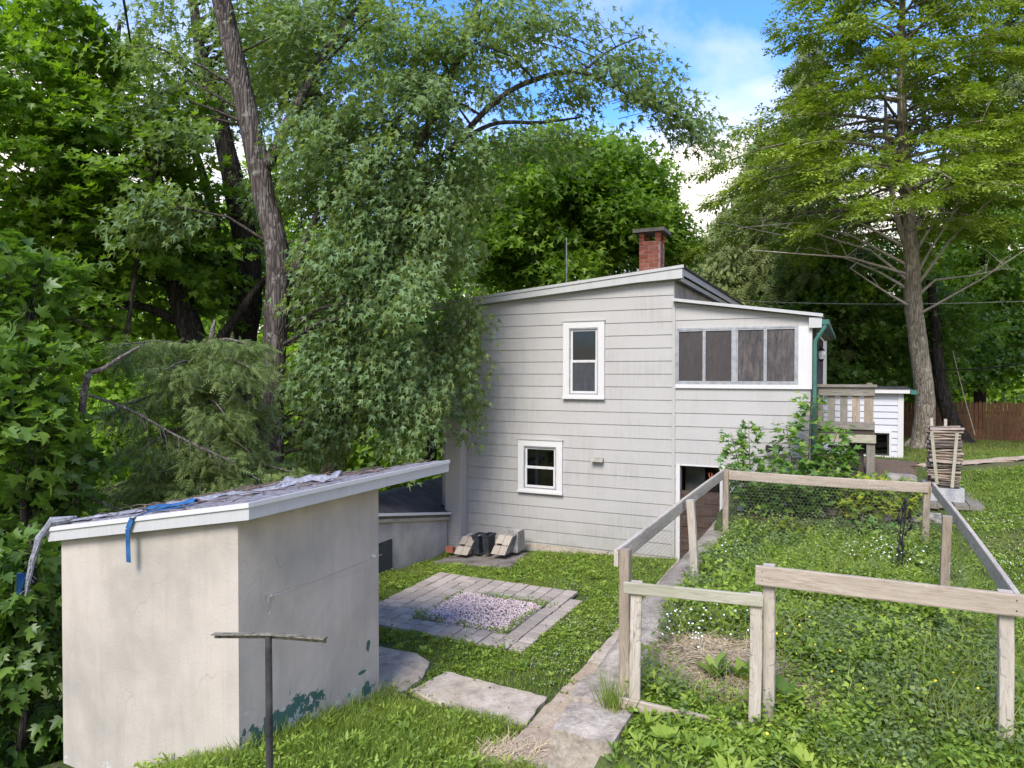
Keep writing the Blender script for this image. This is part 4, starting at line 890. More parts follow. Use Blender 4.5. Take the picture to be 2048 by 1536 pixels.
rail(P(FA0-.02, FB0-.02, zc_+.0), P(FA0-.02, mb_[1]-.02, zc_+.004), 'wood_grey'); rail(P(FA0-.02, mb_[1]+.0, zc_+.004), P(FA0-.0, FB1+.0, zc_+.012), 'wood_grey')
rail(P(FA0+.095, FB1-.02, zc_+.01), P(FA1-.07, FB1-.05, zc_), 'wood_pale', .14)
rail(P(FA1-.0, FB1-.0, zc_+.0), P(FA1+.0, FB0+.0, zc_), 'wood_grey', .14)
rail(P(mid[0]-.0, FB0-.025, zc_), P(FA1+.035, FB0-.025, zc_), 'wood_pale', .15, .036)
def netting(name, p0, p1, ztop, zbot, parent, cell=.052, w=.0015, skip=0.0, sag=.01):
    p0, p1 = np.array(p0[:2]), np.array(p1[:2]); L = np.linalg.norm(p1-p0); d = (p1-p0)/L; nrm = np.array([-d[1], d[0]])
    nx = int(L/cell); nz = int((ztop-zbot)/(cell*.87)); seg = []
    for j in range(nz):
        for i in range(nx):
            x = (i+.5*(j % 2))*cell; z = zbot+j*cell*.87
            if x+cell > L: continue
            a, b, c, e = (x, z), (x+cell*.5, z+cell*.29), (x+cell, z), (x+cell*.5, z+cell*.87)
            seg += [(a, b), (b, c), (b, e)]
    seg = [s for s in seg if random.random() > skip]; S = np.array(seg)
    def W(q):
        off = sag*np.sin(q[:, 0]*3.1+q[:, 1]*2)*np.sin(q[:, 1]*2.3)
        return np.stack([p0[0]+d[0]*q[:, 0]+nrm[0]*off, p0[1]+d[1]*q[:, 0]+nrm[1]*off, q[:, 1]], 1)
    A, B = W(S[:, 0]), W(S[:, 1]); D = (B-A)/np.linalg.norm(B-A, axis=1, keepdims=True); N3 = np.array([nrm[0], nrm[1], 0]); s = np.cross(D, N3)*w
    V = np.stack([A-s, A+s, B+s, B-s], 1).reshape(-1, 3); q = np.arange(len(A))[:, None]*4; F = np.concatenate([q+[0,1,2], q+[0,2,3]])
    o = mesh_obj(name, V, F, 'wire_netting', parent); o['kind'] = 'stuff'; return o
netting('wire_netting', P(FA0-.0, FB0+.1, 0), P(FA0+.0, mb_[1], 0), RZ-.03, 1.05, fence); netting('wire_netting', P(FA0+.0, mb_[1]+.05, 0), P(FA0+.02, FB1, 0), RZ-.03, 1.05, fence)
netting('wire_netting', P(FA0+.1, FB1-.072, 0), P(FA1-.1, FB1-.075, 0), RZ-.02, 1.05, fence, w=.0011); netting('wire_netting', P(FA1-.03, FB1, 0), P(FA1-.03, FB0, 0), RZ-.1, 1.0, fence, .06, .0022, .12, .04)
netting('wire_netting', P(mid[0]+.1, FB0-.0, 0), P(FA1-.05, FB0-.0, 0), RZ-.15, 1.0, fence, .075, .001, .3)
# the gate
gl = at(1262, 1176, 5.72); gr = at(1515, 1200, 5.42); ga = AB(gl[0], gl[1]); gb_ = AB(gr[0], gr[1]); gl0 = np.array(P(ga[0]-.06, ga[1], gl[2])); gr0 = np.array(P(gb_[0]+.04, gb_[1], gr[2]))
gate = thing('garden_gate', (gl0[0], gl0[1], 1.0), 'open-framed wooden garden gate with a lichen-stained pale top board', 'gate')
m = MB(); m.plank(gl0, gr0, .03, .092); m.build('top_board', 'wood_moss', gate)
gd = (gr0-gl0)/np.linalg.norm(gr0-gl0); bk = np.array([-gd[1], gd[0], 0])*.035
bl = at(1268, 1408, 5.70); br = at(1522, 1466, 5.38)
m = MB(); m.plank(gl0+gd*.1+bk+[0,0,.05], bl+bk, .04, .089, gd); m.build('stile', 'wood_grey', gate)
m = MB(); m.plank(gr0-gd*.05+bk+[0,0,.05], br+bk-gd*.05, .04, .089, gd); m.build('stile', 'wood_grey', gate)
m = MB(); m.plank(bl-gd*.12, br+gd*.0, .03, .09); m.build('bottom_board', 'wood_pale', gate)
q0 = gl0+gd*.1-bk*.0; netting('wire_netting', q0, gr0-gd*.05, gl0[2]-.05, 1.05, gate, .06, .0012, .15)
# orange clip on the rail
oc = at(1421, 950, 10.2); m = MB(); 
for s in (-1, 1): m.tube([(oc[0], oc[1], RZ-.02), (oc[0]+s*.022, oc[1], RZ+.03), (oc[0]+s*.018, oc[1], RZ+.065)], [.010,.008,.005], 5)
tag(m.build('rail_clip', 'orange_plastic'), 'small orange clip perched on the left fence rail near the basement door', 'clip')
# ------------------------------------------------------------------ woodpile
wa, wb_ = AB(*at(1889, 990, 11.3)[:2]); wz = float(height(*P(wa, wb_, 0)[:2]))
m = MB(); sl0 = at(1905, 1012, 11.3); zsl = at(1900, 1001, 11.25)[2]
pf = thing('plank_platform', P(wa, wb_+.4, zsl-.15), 'rotting dark plank platform under the woodpile', 'platform')
for k in range(4): m = MB(); m.box(wa-.3+k*.2, wa-.3+k*.2+.19, wb_-.35+random.uniform(-.08, .05), wb_+1.1, zsl-.08, zsl-.012+random.uniform(-.01, .008)); m.build('plank', 'wood_deck', pf)
m = MB(); m.box(wa-.3, wa+.45, wb_-.25, wb_-.12, zsl-.3, zsl-.085); m.box(wa-.3, wa+.45, wb_+.6, wb_+.75, zsl-.3, zsl-.085); m.build('bearer', 'wood_dark', pf)
m = MB(); bt = zsl+.20; wc = .26
m.box(wa-wc, wa+wc, wb_-.1, wb_+.1, zsl-.01, bt); tag(m.build('concrete_block', 'concrete_block'), 'smooth pale concrete block under the front of the woodpile', 'block')
m = MB(); m.box(wa-wc, wa+wc, wb_+.6, wb_+.8, zsl-.01, bt-.002); tag(m.build('concrete_block', 'concrete_block'), 'concrete block under the back of the woodpile', 'block')
top_z = at(1890, 853, 11.3)[2]; var = []
def log_mesh(seed, bark):
    R = np.random.default_rng(seed); m = MB(); nseg, ns = 7, 7; vs = []; lc = []
    prof = R.uniform(.7, 1.15, ns)
    for i in range(nseg+1):
        x = (i/nseg-.5); b1, b2 = .012*math.sin(x*5+seed), .012*math.cos(x*4+seed)
        for j in range(ns):
            t = 2*math.pi*j/ns; r = prof[j]*(1+R.uniform(-.1, .1)); vs.append((x, math.cos(t)*r*.5+b1*3, math.sin(t)*r*.5+b2*2)); lc.append((x*.5+seed, t*.06, r*.1))
    m.v = vs; m.lc = lc; m.f = [(i*ns+j, i*ns+(j+1)%ns, (i+1)*ns+(j+1)%ns, (i+1)*ns+j) for i in range(nseg) for j in range(ns)]+[tuple(range(ns-1, -1, -1)), tuple(nseg*ns+j for j in range(ns))]
    return m
first = []
ang = math.atan2(RY, RX); z = bt; row = 0
while z < top_z-.02:
    h = random.uniform(.028, .058)
    for k in range(3):
        bk_ = k % 1
        key = (row*3+k) % 8
        if len(first) <= key:
            mm = log_mesh(key*3+1, key % 3 == 0); o = mm.build('firewood_log', 'firewood' if key % 3 else 'firewood_bark'); first.append(o.data); 
        else: o = bpy.data.objects.new('firewood_log', first[key]); COL.objects.link(o)
        L = random.uniform(.40, .47); w = random.uniform(.10, .16)
        x, y, _ = P(wa+random.uniform(-.025, .025), wb_-.02+k*.17, 0); o.location = (x, y, z+h/2); o.scale = (L, w*1.15, h*1.12)
        o.rotation_euler = (random.uniform(-.3, .3), random.uniform(-.07, .07), ang+random.uniform(-.12, .12))
        tag(o, 'split firewood stick lying crosswise in the tall narrow woodpile', 'firewood', 'split sticks stacked in the woodpile')
    z += h*.93; row += 1
def stake(u0, v0, u1, v1, Y, lab, mat='wood_moss'):
    m = MB(); m.beam(at(u1, v1, Y), at(u0, v0, Y), .045, .03, (-NX, -NY, 0)); tag(m.build('stake', mat), lab, 'stake')
stake(1863, 862, 1874, 968, 11.02, 'left of the two slanting wooden stakes bracing the front of the woodpile'); stake(1914, 866, 1904, 975, 11.0, 'right of the two slanting wooden stakes bracing the front of the woodpile')
stake(1863, 836, 1866, 990, 11.95, 'upright stake sticking up behind the left side of the woodpile', 'wood_grey'); stake(1891, 838, 1891, 970, 12.0, 'upright stake sticking up behind the middle of the woodpile', 'wood_grey')
# broken concrete chunk beside the deck post
ck = at(1802, 958, 11.9); ca_, cb_ = AB(ck[0], ck[1]); m = MB(); ckz = at(1802, 962, 11.9)[2]
m.poly([(ca_-.23, ckz-.16), (ca_+.23, ckz-.16), (ca_+.23, ckz+.09), (ca_+.2, ckz+.11), (ca_-.2, ckz+.12), (ca_-.23, ckz+.1)], cb_-.08, cb_+.1)
tag(m.build('concrete_chunk', 'concrete_rough'), 'broken concrete slab piece standing on edge between the deck post and the woodpile', 'concrete')
# ------------------------------------------------------------------ stacks by the flue chase
def paver_stack(name, u0, u1, vt, vb, Y, lab, lean, seed):
    R = random.Random(seed); q0 = at(u0, vb, Y); q1 = at(u1, vb, Y); a0, b0 = AB(q0[0], q0[1]); a1, _ = AB(q1[0], q1[1]); z0 = q0[2]; z1 = at(u0, vt, Y)[2]
    t = thing(name, P(a0, b0, z0), lab, 'stone stack'); n = 4; H = z1-z0
    for i in range(2):
        for j in range(2):
            w = (a1-a0)/2; f = .55 if (i+j) % 2 else .45
            za_ = z0+(0 if j == 0 else H*f)+.006; zb2 = z0+(H*f if j == 0 else H)-.006
            o0 = lean*(za_-z0); o1 = lean*(zb2-z0); x0 = a0+i*w+.004; x1 = x0+w-.008; bb0 = b0+.16*(za_-z0)/H; bb1 = b0+.16*(zb2-z0)/H
            m = MB(); m.hexa([P(x0+o0,bb0,za_),P(x1+o0,bb0,za_),P(x1+o0,bb0+.07,za_),P(x0+o0,bb0+.07,za_),P(x0+o1,bb1,zb2),P(x1+o1,bb1,zb2),P(x1+o1,bb1+.07,zb2),P(x0+o1,bb1+.07,zb2)]); m.build('paver', 'paver', t)
    for k in range(3):
        m = MB(); d = .1+k*.075; m.hexa([P(a0+.02,b0+d,z0),P(a1+.0,b0+d,z0),P(a1+.0,b0+d+.065,z0),P(a0+.02,b0+d+.065,z0),P(a0+.02+lean*H,b0+d+.16,z1+R.uniform(-.01,.02)),P(a1+lean*H,b0+d+.16,z1),P(a1+lean*H,b0+d+.225,z1),P(a0+.02+lean*H,b0+d+.225,z1+.0)]); m.build('paver', 'concrete_rough', t)
paver_stack('paver_stack', 907, 941, 1074, 1108, 14.3, 'left stack of leaning grey pavers beside the flue chase', .35, 1)
paver_stack('paver_stack', 981, 1016, 1072, 1108, 14.0, 'right stack of leaning grey pavers, against the house wall', .28, 2)
bq = at(1018, 1106, 14.1); aq, bq_ = AB(bq[0], bq[1]); rock('x', P(0,0,-9), (.01,.01,.01), 'stone').name = 'buried_stone'; bpy.data.objects.remove(bpy.data.objects['buried_stone'])
bl_ = rock('mossy_block', P(aq+.0, bq_+.28, bq[2]+.2), (.14, .17, .21), 'concrete_rough', None, 5, 2, .05, .9); tag(bl_, 'rounded mossy grey block at the right end of the paver stacks', 'block')
def pot(u0, u1, vt, vb, Y, lab):
    q0 = at(u0, vb, Y); q1 = at(u1, vb, Y); z1 = at(u0, vt, Y)[2]; a0, b0 = AB(q0[0], q0[1]); a1, _ = AB(q1[0], q1[1]); c = (a0+a1)/2; h = (a1-a0)/2*1.15; zb_ = q0[2]; t = thing('planter', P(c, b0+h, zb_), lab, 'planter')
    D = .16; lo, hi = h*.8, h
    m = MB()
    for (x0, x1, y0, y1) in ((-1,1,-1,-.86),(-1,1,.86,1),(-1,-.86,-.86,.86),(.86,1,-.86,.86),(-.86,.86,-.86,.86)):
        top = z1 if (x1-x0 < 1.7 or y1-y0 < 1) else zb_+.05
        m.hexa([P(c+x0*lo,b0+D+y0*D*.8,zb_),P(c+x1*lo,b0+D+y0*D*.8,zb_),P(c+x1*lo,b0+D+y1*D*.8,zb_),P(c+x0*lo,b0+D+y1*D*.8,zb_),P(c+x0*hi,b0+D+y0*D,top),P(c+x1*hi,b0+D+y0*D,top),P(c+x1*hi,b0+D+y1*D,top),P(c+x0*hi,b0+D+y1*D,top)])
    m.build('pot_body', 'plastic_black', t); m = MB()
    m.box(c-hi-.012, c+hi+.012, b0-.012, b0+.02, z1-.03, z1+.004); m.box(c-hi-.012, c+hi+.012, b0+2*D-.02, b0+2*D+.012, z1-.03, z1+.004); m.box(c-hi-.012, c-hi+.012, b0+.02, b0+2*D-.02, z1-.03, z1+.004); m.box(c+hi-.012, c+hi+.012, b0+.02, b0+2*D-.02, z1-.03, z1+.004); m.build('pot_rim', 'plastic_black', t)
pot(945, 960, 1071, 1107, 14.25, 'left of two black plastic planters between the paver stacks'); pot(965, 979, 1071, 1107, 14.2, 'right of two black plastic planters between the paver stacks')
bk0 = at(901, 1098, 14.5); m = MB(); q = AB(bk0[0], bk0[1]); m.box(q[0]-.09, q[0]+.08, q[1]-.05, q[1]+.05, bk0[2]-.06, bk0[2]+.05); tag(m.build('loose_brick', 'brick'), 'single red brick on the ground at the foot of the flue chase', 'brick')
# ------------------------------------------------------------------ black metal plant stake in the garden
st = at(1805, 1125, 8.6); sx_, sy_ = st[0], st[1]; sz = float(height(sx_, sy_)); top = at(1812, 1003, 8.6)[2]; orn = thing('garden_stake', (sx_, sy_, sz), 'tall black metal garden stake with leaf-shaped ornaments among the weeds', 'garden ornament')
m = MB(); m.tube([(sx_, sy_, sz-.1), (sx_+.0, sy_, sz+.5), (sx_+.05, sy_, top)], [.009,.008,.006], 6)
m.tube([(sx_-.02, sy_, sz-.1), (sx_-.05, sy_, sz+.35), (sx_-.02, sy_, sz+.7), (sx_+.02, sy_, top-.05)], [.006]*4, 5)
for k in range(5): t = k/5; m.tube([(sx_, sy_, sz+.15+t*.6), (sx_-.07+.14*(k%2), sy_, sz+.22+t*.6), (sx_-.05+.1*(k%2), sy_, sz+.3+t*.6)], [.005]*3, 4)
m.build('stem', 'metal_black', orn)
for k in range(22):
    z0 = sz+.12+k*(top-sz-.12)/22; s = random.choice([-1, 1]); x0 = sx_+.05*(z0-sz)/(top-sz)+s*random.uniform(.0, .09)*(1.2-(z0-sz)); y0 = sy_+random.uniform(-.03, .03); L = random.uniform(.06, .10)
    m = MB(); w = L*.32; tl = s*random.uniform(.1, .7); e = np.array([math.sin(tl), 0, math.cos(tl)]); f = np.array([e[2], .3, -e[0]])*w; c = np.array([x0, y0, z0])
    m.add([c, c+e*L*.45+f, c+e*L, c+e*L*.45-f, c+e*L*.45+np.array([0,-.008,0])], [(0,1,4),(1,2,4),(2,3,4),(3,0,4),(0,3,2,1)]); m.build('metal_leaf', 'metal_black', orn)
# ------------------------------------------------------------------ board fence far right
bf = thing('board_fence', at(1930, 878, 25.5), 'reddish brown picket-topped privacy fence at the far edge of the yard', 'fence')
x0 = at(1800, 880, 26.5); x1 = at(2075, 880, 24.5); n = 34
for i in range(n):
    t = i/n; c = np.array(x0)+(np.array(x1)-np.array(x0))*t; c2 = np.array(x0)+(np.array(x1)-np.array(x0))*((i+1)/n-.0035); gz1 = float(height(c[0], c[1]))-.05
    d = (c2-c); d[2] = 0; nn = np.array([d[1], -d[0], 0])/np.linalg.norm(d)*.02; tz = at(1900, 803, 25.5)[2]+random.uniform(-.02, .02); m = MB()
    w = [c*[1,1,0], c2*[1,1,0]]; b0v = np.array([0,0,gz1]); t0 = np.array([0,0,tz-.07]); tm = np.array([0,0,tz])
    pts = [w[0]+b0v, w[1]+b0v, w[1]+t0, w[0]*.3+w[1]*.7+tm, w[0]*.7+w[1]*.3+tm, w[0]+t0]; vs = pts+[q+nn for q in pts]
    m.add(vs, [tuple(range(6)), tuple(range(11, 5, -1))]+[(k, k+6, (k+1)%6+6, (k+1)%6) for k in range(6)], [(float(q[2])+i*3, float(t)*3*n/9+k*.04, i) for k, q in enumerate(vs)]); m.build('paling', 'wood_cedar', bf)
m = MB()
for zz_ in (.5, 1.25): m.beam(np.array([x0[0], x0[1]+.06, .9+zz_]), np.array([x1[0], x1[1]+.06, .9+zz_]), .04, .09)
m.build('fence_rail', 'wood_cedar', bf)
# ------------------------------------------------------------------ cables
def cable(name, p, q, sag, r, mat, lab):
    m = MB(); p, q = np.array(p), np.array(q); pts = [p+(q-p)*t-np.array([0,0,sag*4*t*(1-t)]) for t in np.linspace(0, 1, 14)]; m.tube(pts, [r]*14, 5); return tag(m.build(name, mat), lab, 'cable')
cable('overhead_cable', at(1470, 600, 21), at(2200, 596, 14), .12, .006, 'wire_netting', 'pale overhead wire running from the house roof to the right past the tall hemlock')
cable('overhead_cable', at(1830, 735, 22), at(2200, 690, 15), .25, .018, 'cable_black', 'dark sagging wire low between the trees at the far right')
cable('overhead_cable', at(560, 772, 24), at(892, 784, 15.9), .05, .012, 'wire_white', 'upper of two pale wires reaching the left wall of the house')
cable('overhead_cable', at(560, 792, 24), at(892, 799, 15.9), .05, .009, 'wire_white', 'lower of two pale wires reaching the left wall of the house')
cable('overhead_cable', at(238, -60, 9), at(262, 90, 14), .0, .02, 'cable_black', 'short black wire dropping through the sky at the upper left')
# ------------------------------------------------------------------ leaves
def fan(poly, z=0.0, fold=.0):
    p = np.array([(x, y, abs(x)*fold) for x, y in poly], float); return p
def tmpl(poly, faces, fold=.25): return fan(poly, fold=fold), np.array(faces)
MAPLE_HI = tmpl([(0,0),(-.30,-.02),(-.52,.16),(-.30,.26),(-.60,.56),(-.22,.48),(-.16,.72),(0,1),(.16,.72),(.22,.48),(.60,.56),(.30,.26),(.52,.16),(.30,-.02)],
    [(0,1,2),(0,2,3),(0,3,4),(0,4,5),(0,5,6),(0,6,7),(0,7,8),(0,8,9),(0,9,10),(0,10,11),(0,11,12),(0,12,13)], .22)
MAPLE = tmpl([(0,0),(-.5,.12),(-.28,.28),(-.5,.62),(-.14,.5),(0,1),(.14,.5),(.5,.62),(.28,.28),(.5,.12)], [(0,1,2),(0,2,4),(2,3,4),(0,4,5),(0,5,6),(0,6,8),(6,7,8),(0,8,9)], .25)
MAPLE_LO = tmpl([(0,0),(-.52,.42),(-.16,.42),(0,1),(.16,.42),(.52,.42)], [(0,1,2),(0,2,3),(0,3,4),(0,4,5)], .25)
SILVER = tmpl([(0,0),(-.42,.50),(-.10,.40),(0,1.05),(.10,.40),(.42,.50)], [(0,1,2),(0,2,3),(0,3,4),(0,4,5)], .3)
DIAM = tmpl([(0,0),(-.36,.45),(0,1),(.36,.45)], [(0,1,3),(1,2,3)], .3)
OVAL = tmpl([(0,0),(-.22,.3),(-.2,.65),(0,1),(.2,.65),(.22,.3)], [(0,1,5),(1,2,5),(2,4,5),(2,3,4)], .35)
NARROW = (OVAL[0]*[.55, 1, 1], OVAL[1])
BLADE = (np.array([(-.5,0,0),(.5,0,0),(-.35,0,.55),(.35,0.02,.55),(0,.30,1)], float), np.array([(0,1,2),(1,3,2),(2,3,4)]))
BLADE1 = (np.array([(-.5,0,0),(.5,0,0),(0,.22,1)], float), np.array([(0,1,2)]))
def frond(nside=6, L=1.0, w=.10, ang=.9, ln=.42):
    vs = [(-.012,0,0),(.012,0,0),(0,L,0)]; fs = [(0,1,2)]
    for i in range(nside):
        t = (i+.5)/nside; l = ln*(1-.75*t)
        for s in (-1, 1):
            k = len(vs); c, sn = math.cos(ang), math.sin(ang); x, y = s*sn*l, t*L+c*l
            vs += [(0, t*L-w*.5, 0), (0, t*L+w*.5, 0), (x, y, -.05)]; fs.append((k, k+1, k+2) if s > 0 else (k+1, k, k+2))
    return np.array(vs, float), np.array(fs)
FROND = frond(5, 1, .13, .95, .40); FROND_LO = frond(3, 1, .22, .9, .42)
def leaves_at(name, parent, C, D, N, S, tm, mat, rnd=None):
    R = frames(D, N); V, F = instances(tm[0], tm[1], C, S, R); n = len(C)
    r = RNG.random(n) if rnd is None else rnd
    o = mesh_obj(name, V, F, mat, parent, rnd=np.repeat(np.clip(r, 0, 1), len(tm[0])))
    return o
def unit(v): return v/(np.linalg.norm(v, axis=-1, keepdims=True)+1e-9)
def env(u, v, Y, ru, rv, rd, n, gap=.13):           # spray centres filling an ellipsoid seen at (u, v), depth Y
    c = at(u, v, Y); s = Y/FPX; out = []; rs = np.array([ru*s, rd, rv*s])
    while len(out) < n:
        q = RNG.normal(size=3); q /= np.linalg.norm(q); q *= RNG.random()**(1/2.6)
        p = c+q*rs
        g = math.sin(p[0]*1.9+1)*math.sin(p[1]*1.6+2)*math.sin(p[2]*2.1+.5)+.35*math.sin(p[0]*5+p[2]*4)
        if g < gap-.35: continue
        out.append(p)
    return np.array(out)
def branches(mb, trunk, targets, r0=.05, every=1, droop=.1, up=.25, sides=5):
    tk = np.array([p for p, r in trunk]); tr = np.array([r for p, r in trunk])
    for k, t in enumerate(targets):
        if k % every: continue
        d = np.linalg.norm(tk[:, :2]-t[:2], axis=1); z = t[2]-up*d; dd = np.abs(tk[:, 2]-z)+.25*d; i = int(np.argmin(dd))
        p = tk[i]; L = np.linalg.norm(t-p); r = min(r0*(.4+L*.22), tr[i]*.6)
        m1 = p+(t-p)*.33+np.array([0,0,L*.08])+RNG.normal(size=3)*L*.04; m2 = p+(t-p)*.68+np.array([0,0,L*.08])+RNG.normal(size=3)*L*.05
        mb.tube([p, m1, m2, t], [r, r*.7, r*.42, r*.14], sides, .05, False)
def path(pts, n=6):                                # (u, v, Y, radius in metres) -> dense smooth trunk line
    W = [(at(u, v, Y), r) for u, v, Y, r in pts]; out = []
    for i in range(len(W)-1):
        p0 = W[max(i-1, 0)][0]; p1, r1 = W[i]; p2, r2 = W[i+1]; p3 = W[min(i+2, len(W)-1)][0]
        for k in range(n):
            t = k/n; q = .5*((2*p1)+(-p0+p2)*t+(2*p0-5*p1+4*p2-p3)*t*t+(-p0+3*p1-3*p2+p3)*t**3); out.append((q, r1+(r2-r1)*t))
    out.append(W[-1]); return out
def bark_tube(mb, pl, sides=16, jag=.05, ridge=.06):
    pts = [p for p, r in pl]; rs = [r for p, r in pl]; mb.tube(pts, rs, sides, jag)
def crown(parent, C, tr_c, tm, mat, size, nl, L=.55, flat=.35, droop=.35, var=.5, name='crown', updir=.9, hue=.3, narrow=.75):
    """sprays of leaves at the centres C, pointing away from tr_c"""
    n = len(C); out = C-np.array(tr_c); out[:, 2] *= .35; out = unit(out+RNG.normal(size=(n, 3))*.35); out[:, 2] -= droop*RNG.random(n); out = unit(out)
    side = unit(np.cross(out, [0, 0, 1])); up = np.cross(side, out)
    k = nl; Ls = L*RNG.uniform(.6, 1.3, n)
    u1 = RNG.uniform(-.7, 1, (n, k)); u2 = RNG.uniform(-1, 1, (n, k))*(1-.45*np.abs(u1)); u3 = RNG.normal(size=(n, k))*.5
    P_ = C[:, None]+Ls[:, None, None]*(out[:, None]*u1[..., None]+side[:, None]*(u2*narrow)[..., None]+up[:, None]*(u3*flat)[..., None])
    P_[..., 2] -= droop*.35*Ls[:, None]*u1**2
    D = out[:, None]*.7+side[:, None]*(np.sign(u2)*.7)[..., None]+RNG.normal(size=(n, k, 3))*var; D[..., 2] -= droop
    N = RNG.normal(size=(n, k, 3))*.55+np.array([0, 0, updir])+out[:, None]*.35
    tone = np.repeat(np.clip(.5+hue*RNG.normal(size=n), 0, 1)[:, None], k, 1)*.6+RNG.random((n, k))*.4
    P_ = P_.reshape(-1, 3); return leaves_at(name, parent, P_, D.reshape(-1, 3), N.reshape(-1, 3), size*RNG.uniform(.65, 1.2, len(P_)), tm, mat, tone.ravel())
def twigs(mb, C, tr_c, L, every=2, r=.008):
    for c in C[::every]:
        o = c-np.array(tr_c); o[2] *= .3; o = o/(np.linalg.norm(o)+1e-6); q = c-o*L*.75-np.array([0, 0, .05*L])+RNG.normal(size=3)*.05; mb.tube([q, c, c+o*L*.5-np.array([0,0,.16*L])], [r, r*.7, r*.3], 3, 0, False)
CLEAR = []                                        # lines of sight kept open to trunks the photograph shows bare: (u, v, depth), half width, share kept
def open_view(C):
    y = C[:, 1]; w = cp*y-sp*(C[:, 2]-CZ); h = sp*y+cp*(C[:, 2]-CZ); u = 1024+FPX*C[:, 0]/w; v = 768-FPX*h/w; keep = np.ones(len(C), bool)
    for ln, hw, share, dmax in CLEAR:
        L = np.array(ln, float); uu = np.interp(v, L[:, 1], L[:, 0], left=-9e3, right=-9e3); keep &= ~((np.abs(u-uu) < hw) & (y < dmax) & (RNG.random(len(C)) > share))
    return keep
CLEAR.append(([(430,-60),(468,110),(500,250),(528,390),(556,520),(548,700),(540,940)], 62, .04, 12.9))
CLEAR.append(([(380,-60),(400,100),(432,220),(470,380)], 40, .3, 15.2)); CLEAR.append(([(182,735),(166,800),(155,920),(140,1045)], 34, .08, 9.25)); CLEAR.append(([(470,380),(500,560),(482,720),(482,760)], 58, .05, 15.2))
def tree(name, label, cat, trunks, envs, tm, leafmat, size, nl, bark, L=.55, flat=.35, droop=.35, group=None, every=6, hue=.3, tw=3, br=.05, jag=.05, sides=14, var=.5, narrow=.75):
    base_ = trunks[0][0]; b0 = at(*base_[:3]); t = thing(name, tuple(b0), label, cat, group)
    mb = MB(); pls = [path(tk) for tk in trunks]
    for pl in pls: bark_tube(mb, pl, sides, jag)
    mb.build('trunk', bark, t, smooth=True)
    C = np.concatenate([env(*e) for e in envs]); C = C[open_view(C)]; allp = [q for pl in pls for q in pl]; ctr = np.mean([q for q, r in allp[len(allp)//3:]], 0)
    mb = MB(); RNG.shuffle(C); branches(mb, allp, C, br, every)
    if tw: twigs(mb, C, ctr, L, tw)
    mb.build('branches', bark if bark != 'bark_silver_maple' else 'bark_twig', t, smooth=True)
    crown(t, C, ctr, tm, leafmat, size, nl, L, flat, droop, var, hue=hue, narrow=narrow); return t
# silver maple: two leaning stems, long arching limb over the house
tree('silver_maple', 'tall leaning silver maple with rough grey bark, its grey-green leaves hanging over the house corner', 'tree',
  [[(535,1100,12.6,.25),(540,925,12.5,.225),(548,700,12.5,.20),(556,520,12.5,.205),(528,390,12.5,.185),(500,250,12.5,.185),(468,110,12.4,.165),(430,-60,12.3,.16),(380,-260,12.2,.1)],
   [(532,335,12.5,.11),(600,200,12.9,.08),(660,90,13.2,.06),(760,-40,13.5,.04)],
   [(575,580,12.6,.09),(640,420,12.9,.06),(730,330,13.2,.045),(790,240,13.4,.03)],
   [(800,345,14,.10),(880,210,14,.085),(935,60,14.2,.07),(990,-80,14.4,.05)],
   [(700,700,14.5,.17),(770,500,14.2,.15),(800,345,14,.12)],
   [(660,960,14.8,.26),(690,820,14.6,.22),(700,700,14.5,.18)],
   [(900,300,13.8,.06),(1000,195,13.2,.05),(1100,150,13,.045),(1170,146,12.8,.04),(1260,190,12.7,.03),(1340,230,12.6,.02),(1400,238,12.6,.01)],
   [(1160,148,12.8,.03),(1220,100,12.7,.02),(1290,70,12.7,.012)],
   [(880,310,13.8,.045),(980,250,13.5,.04),(1080,245,13.3,.03),(1160,235,13.2,.015)]],
  [(600,60,13.4,330,120,1.8,150),(850,120,13.6,230,150,2.0,105),(1000,60,13.6,170,70,1.6,28),(700,330,13.4,190,120,1.6,150),(900,350,14.0,130,110,1.6,66),
   (690,540,12.6,110,120,1.1,92),(800,590,12.9,80,70,.9,44),(650,740,12.8,70,90,.8,48),(760,730,13.1,70,70,.8,42),(830,800,13.6,85,105,1.0,70),(650,860,13.2,60,55,.9,34),(905,690,14.2,60,115,.7,44),(940,650,13.9,40,40,.3,8),(930,800,14.3,26,50,.3,6),
   (360,420,11.8,90,40,.6,24),(340,250,12.4,90,50,.8,20),(330,150,12.6,90,70,1,20),(480,480,13,70,60,.7,14),(1080,80,13,120,60,1.3,26),(1170,170,12.8,80,34,1,15),(1245,110,12.7,70,40,.8,13),
   (1290,190,12.7,65,40,.7,13),(1370,240,12.6,50,38,.5,13),(1400,280,12.6,14,24,.3,4),(1060,275,13.3,100,30,.9,12),(880,530,13.8,90,70,1.1,42),(780,430,13.0,130,70,1,80),(820,240,13.4,110,70,1.4,46),(620,200,13.8,80,80,1.2,30)],
  SILVER, 'leaf_silver_maple', .155, 50, 'bark_silver_maple', narrow=.42, L=.62, flat=.38, droop=.8, every=7, hue=.25, tw=2, br=.04, jag=.07, sides=20)
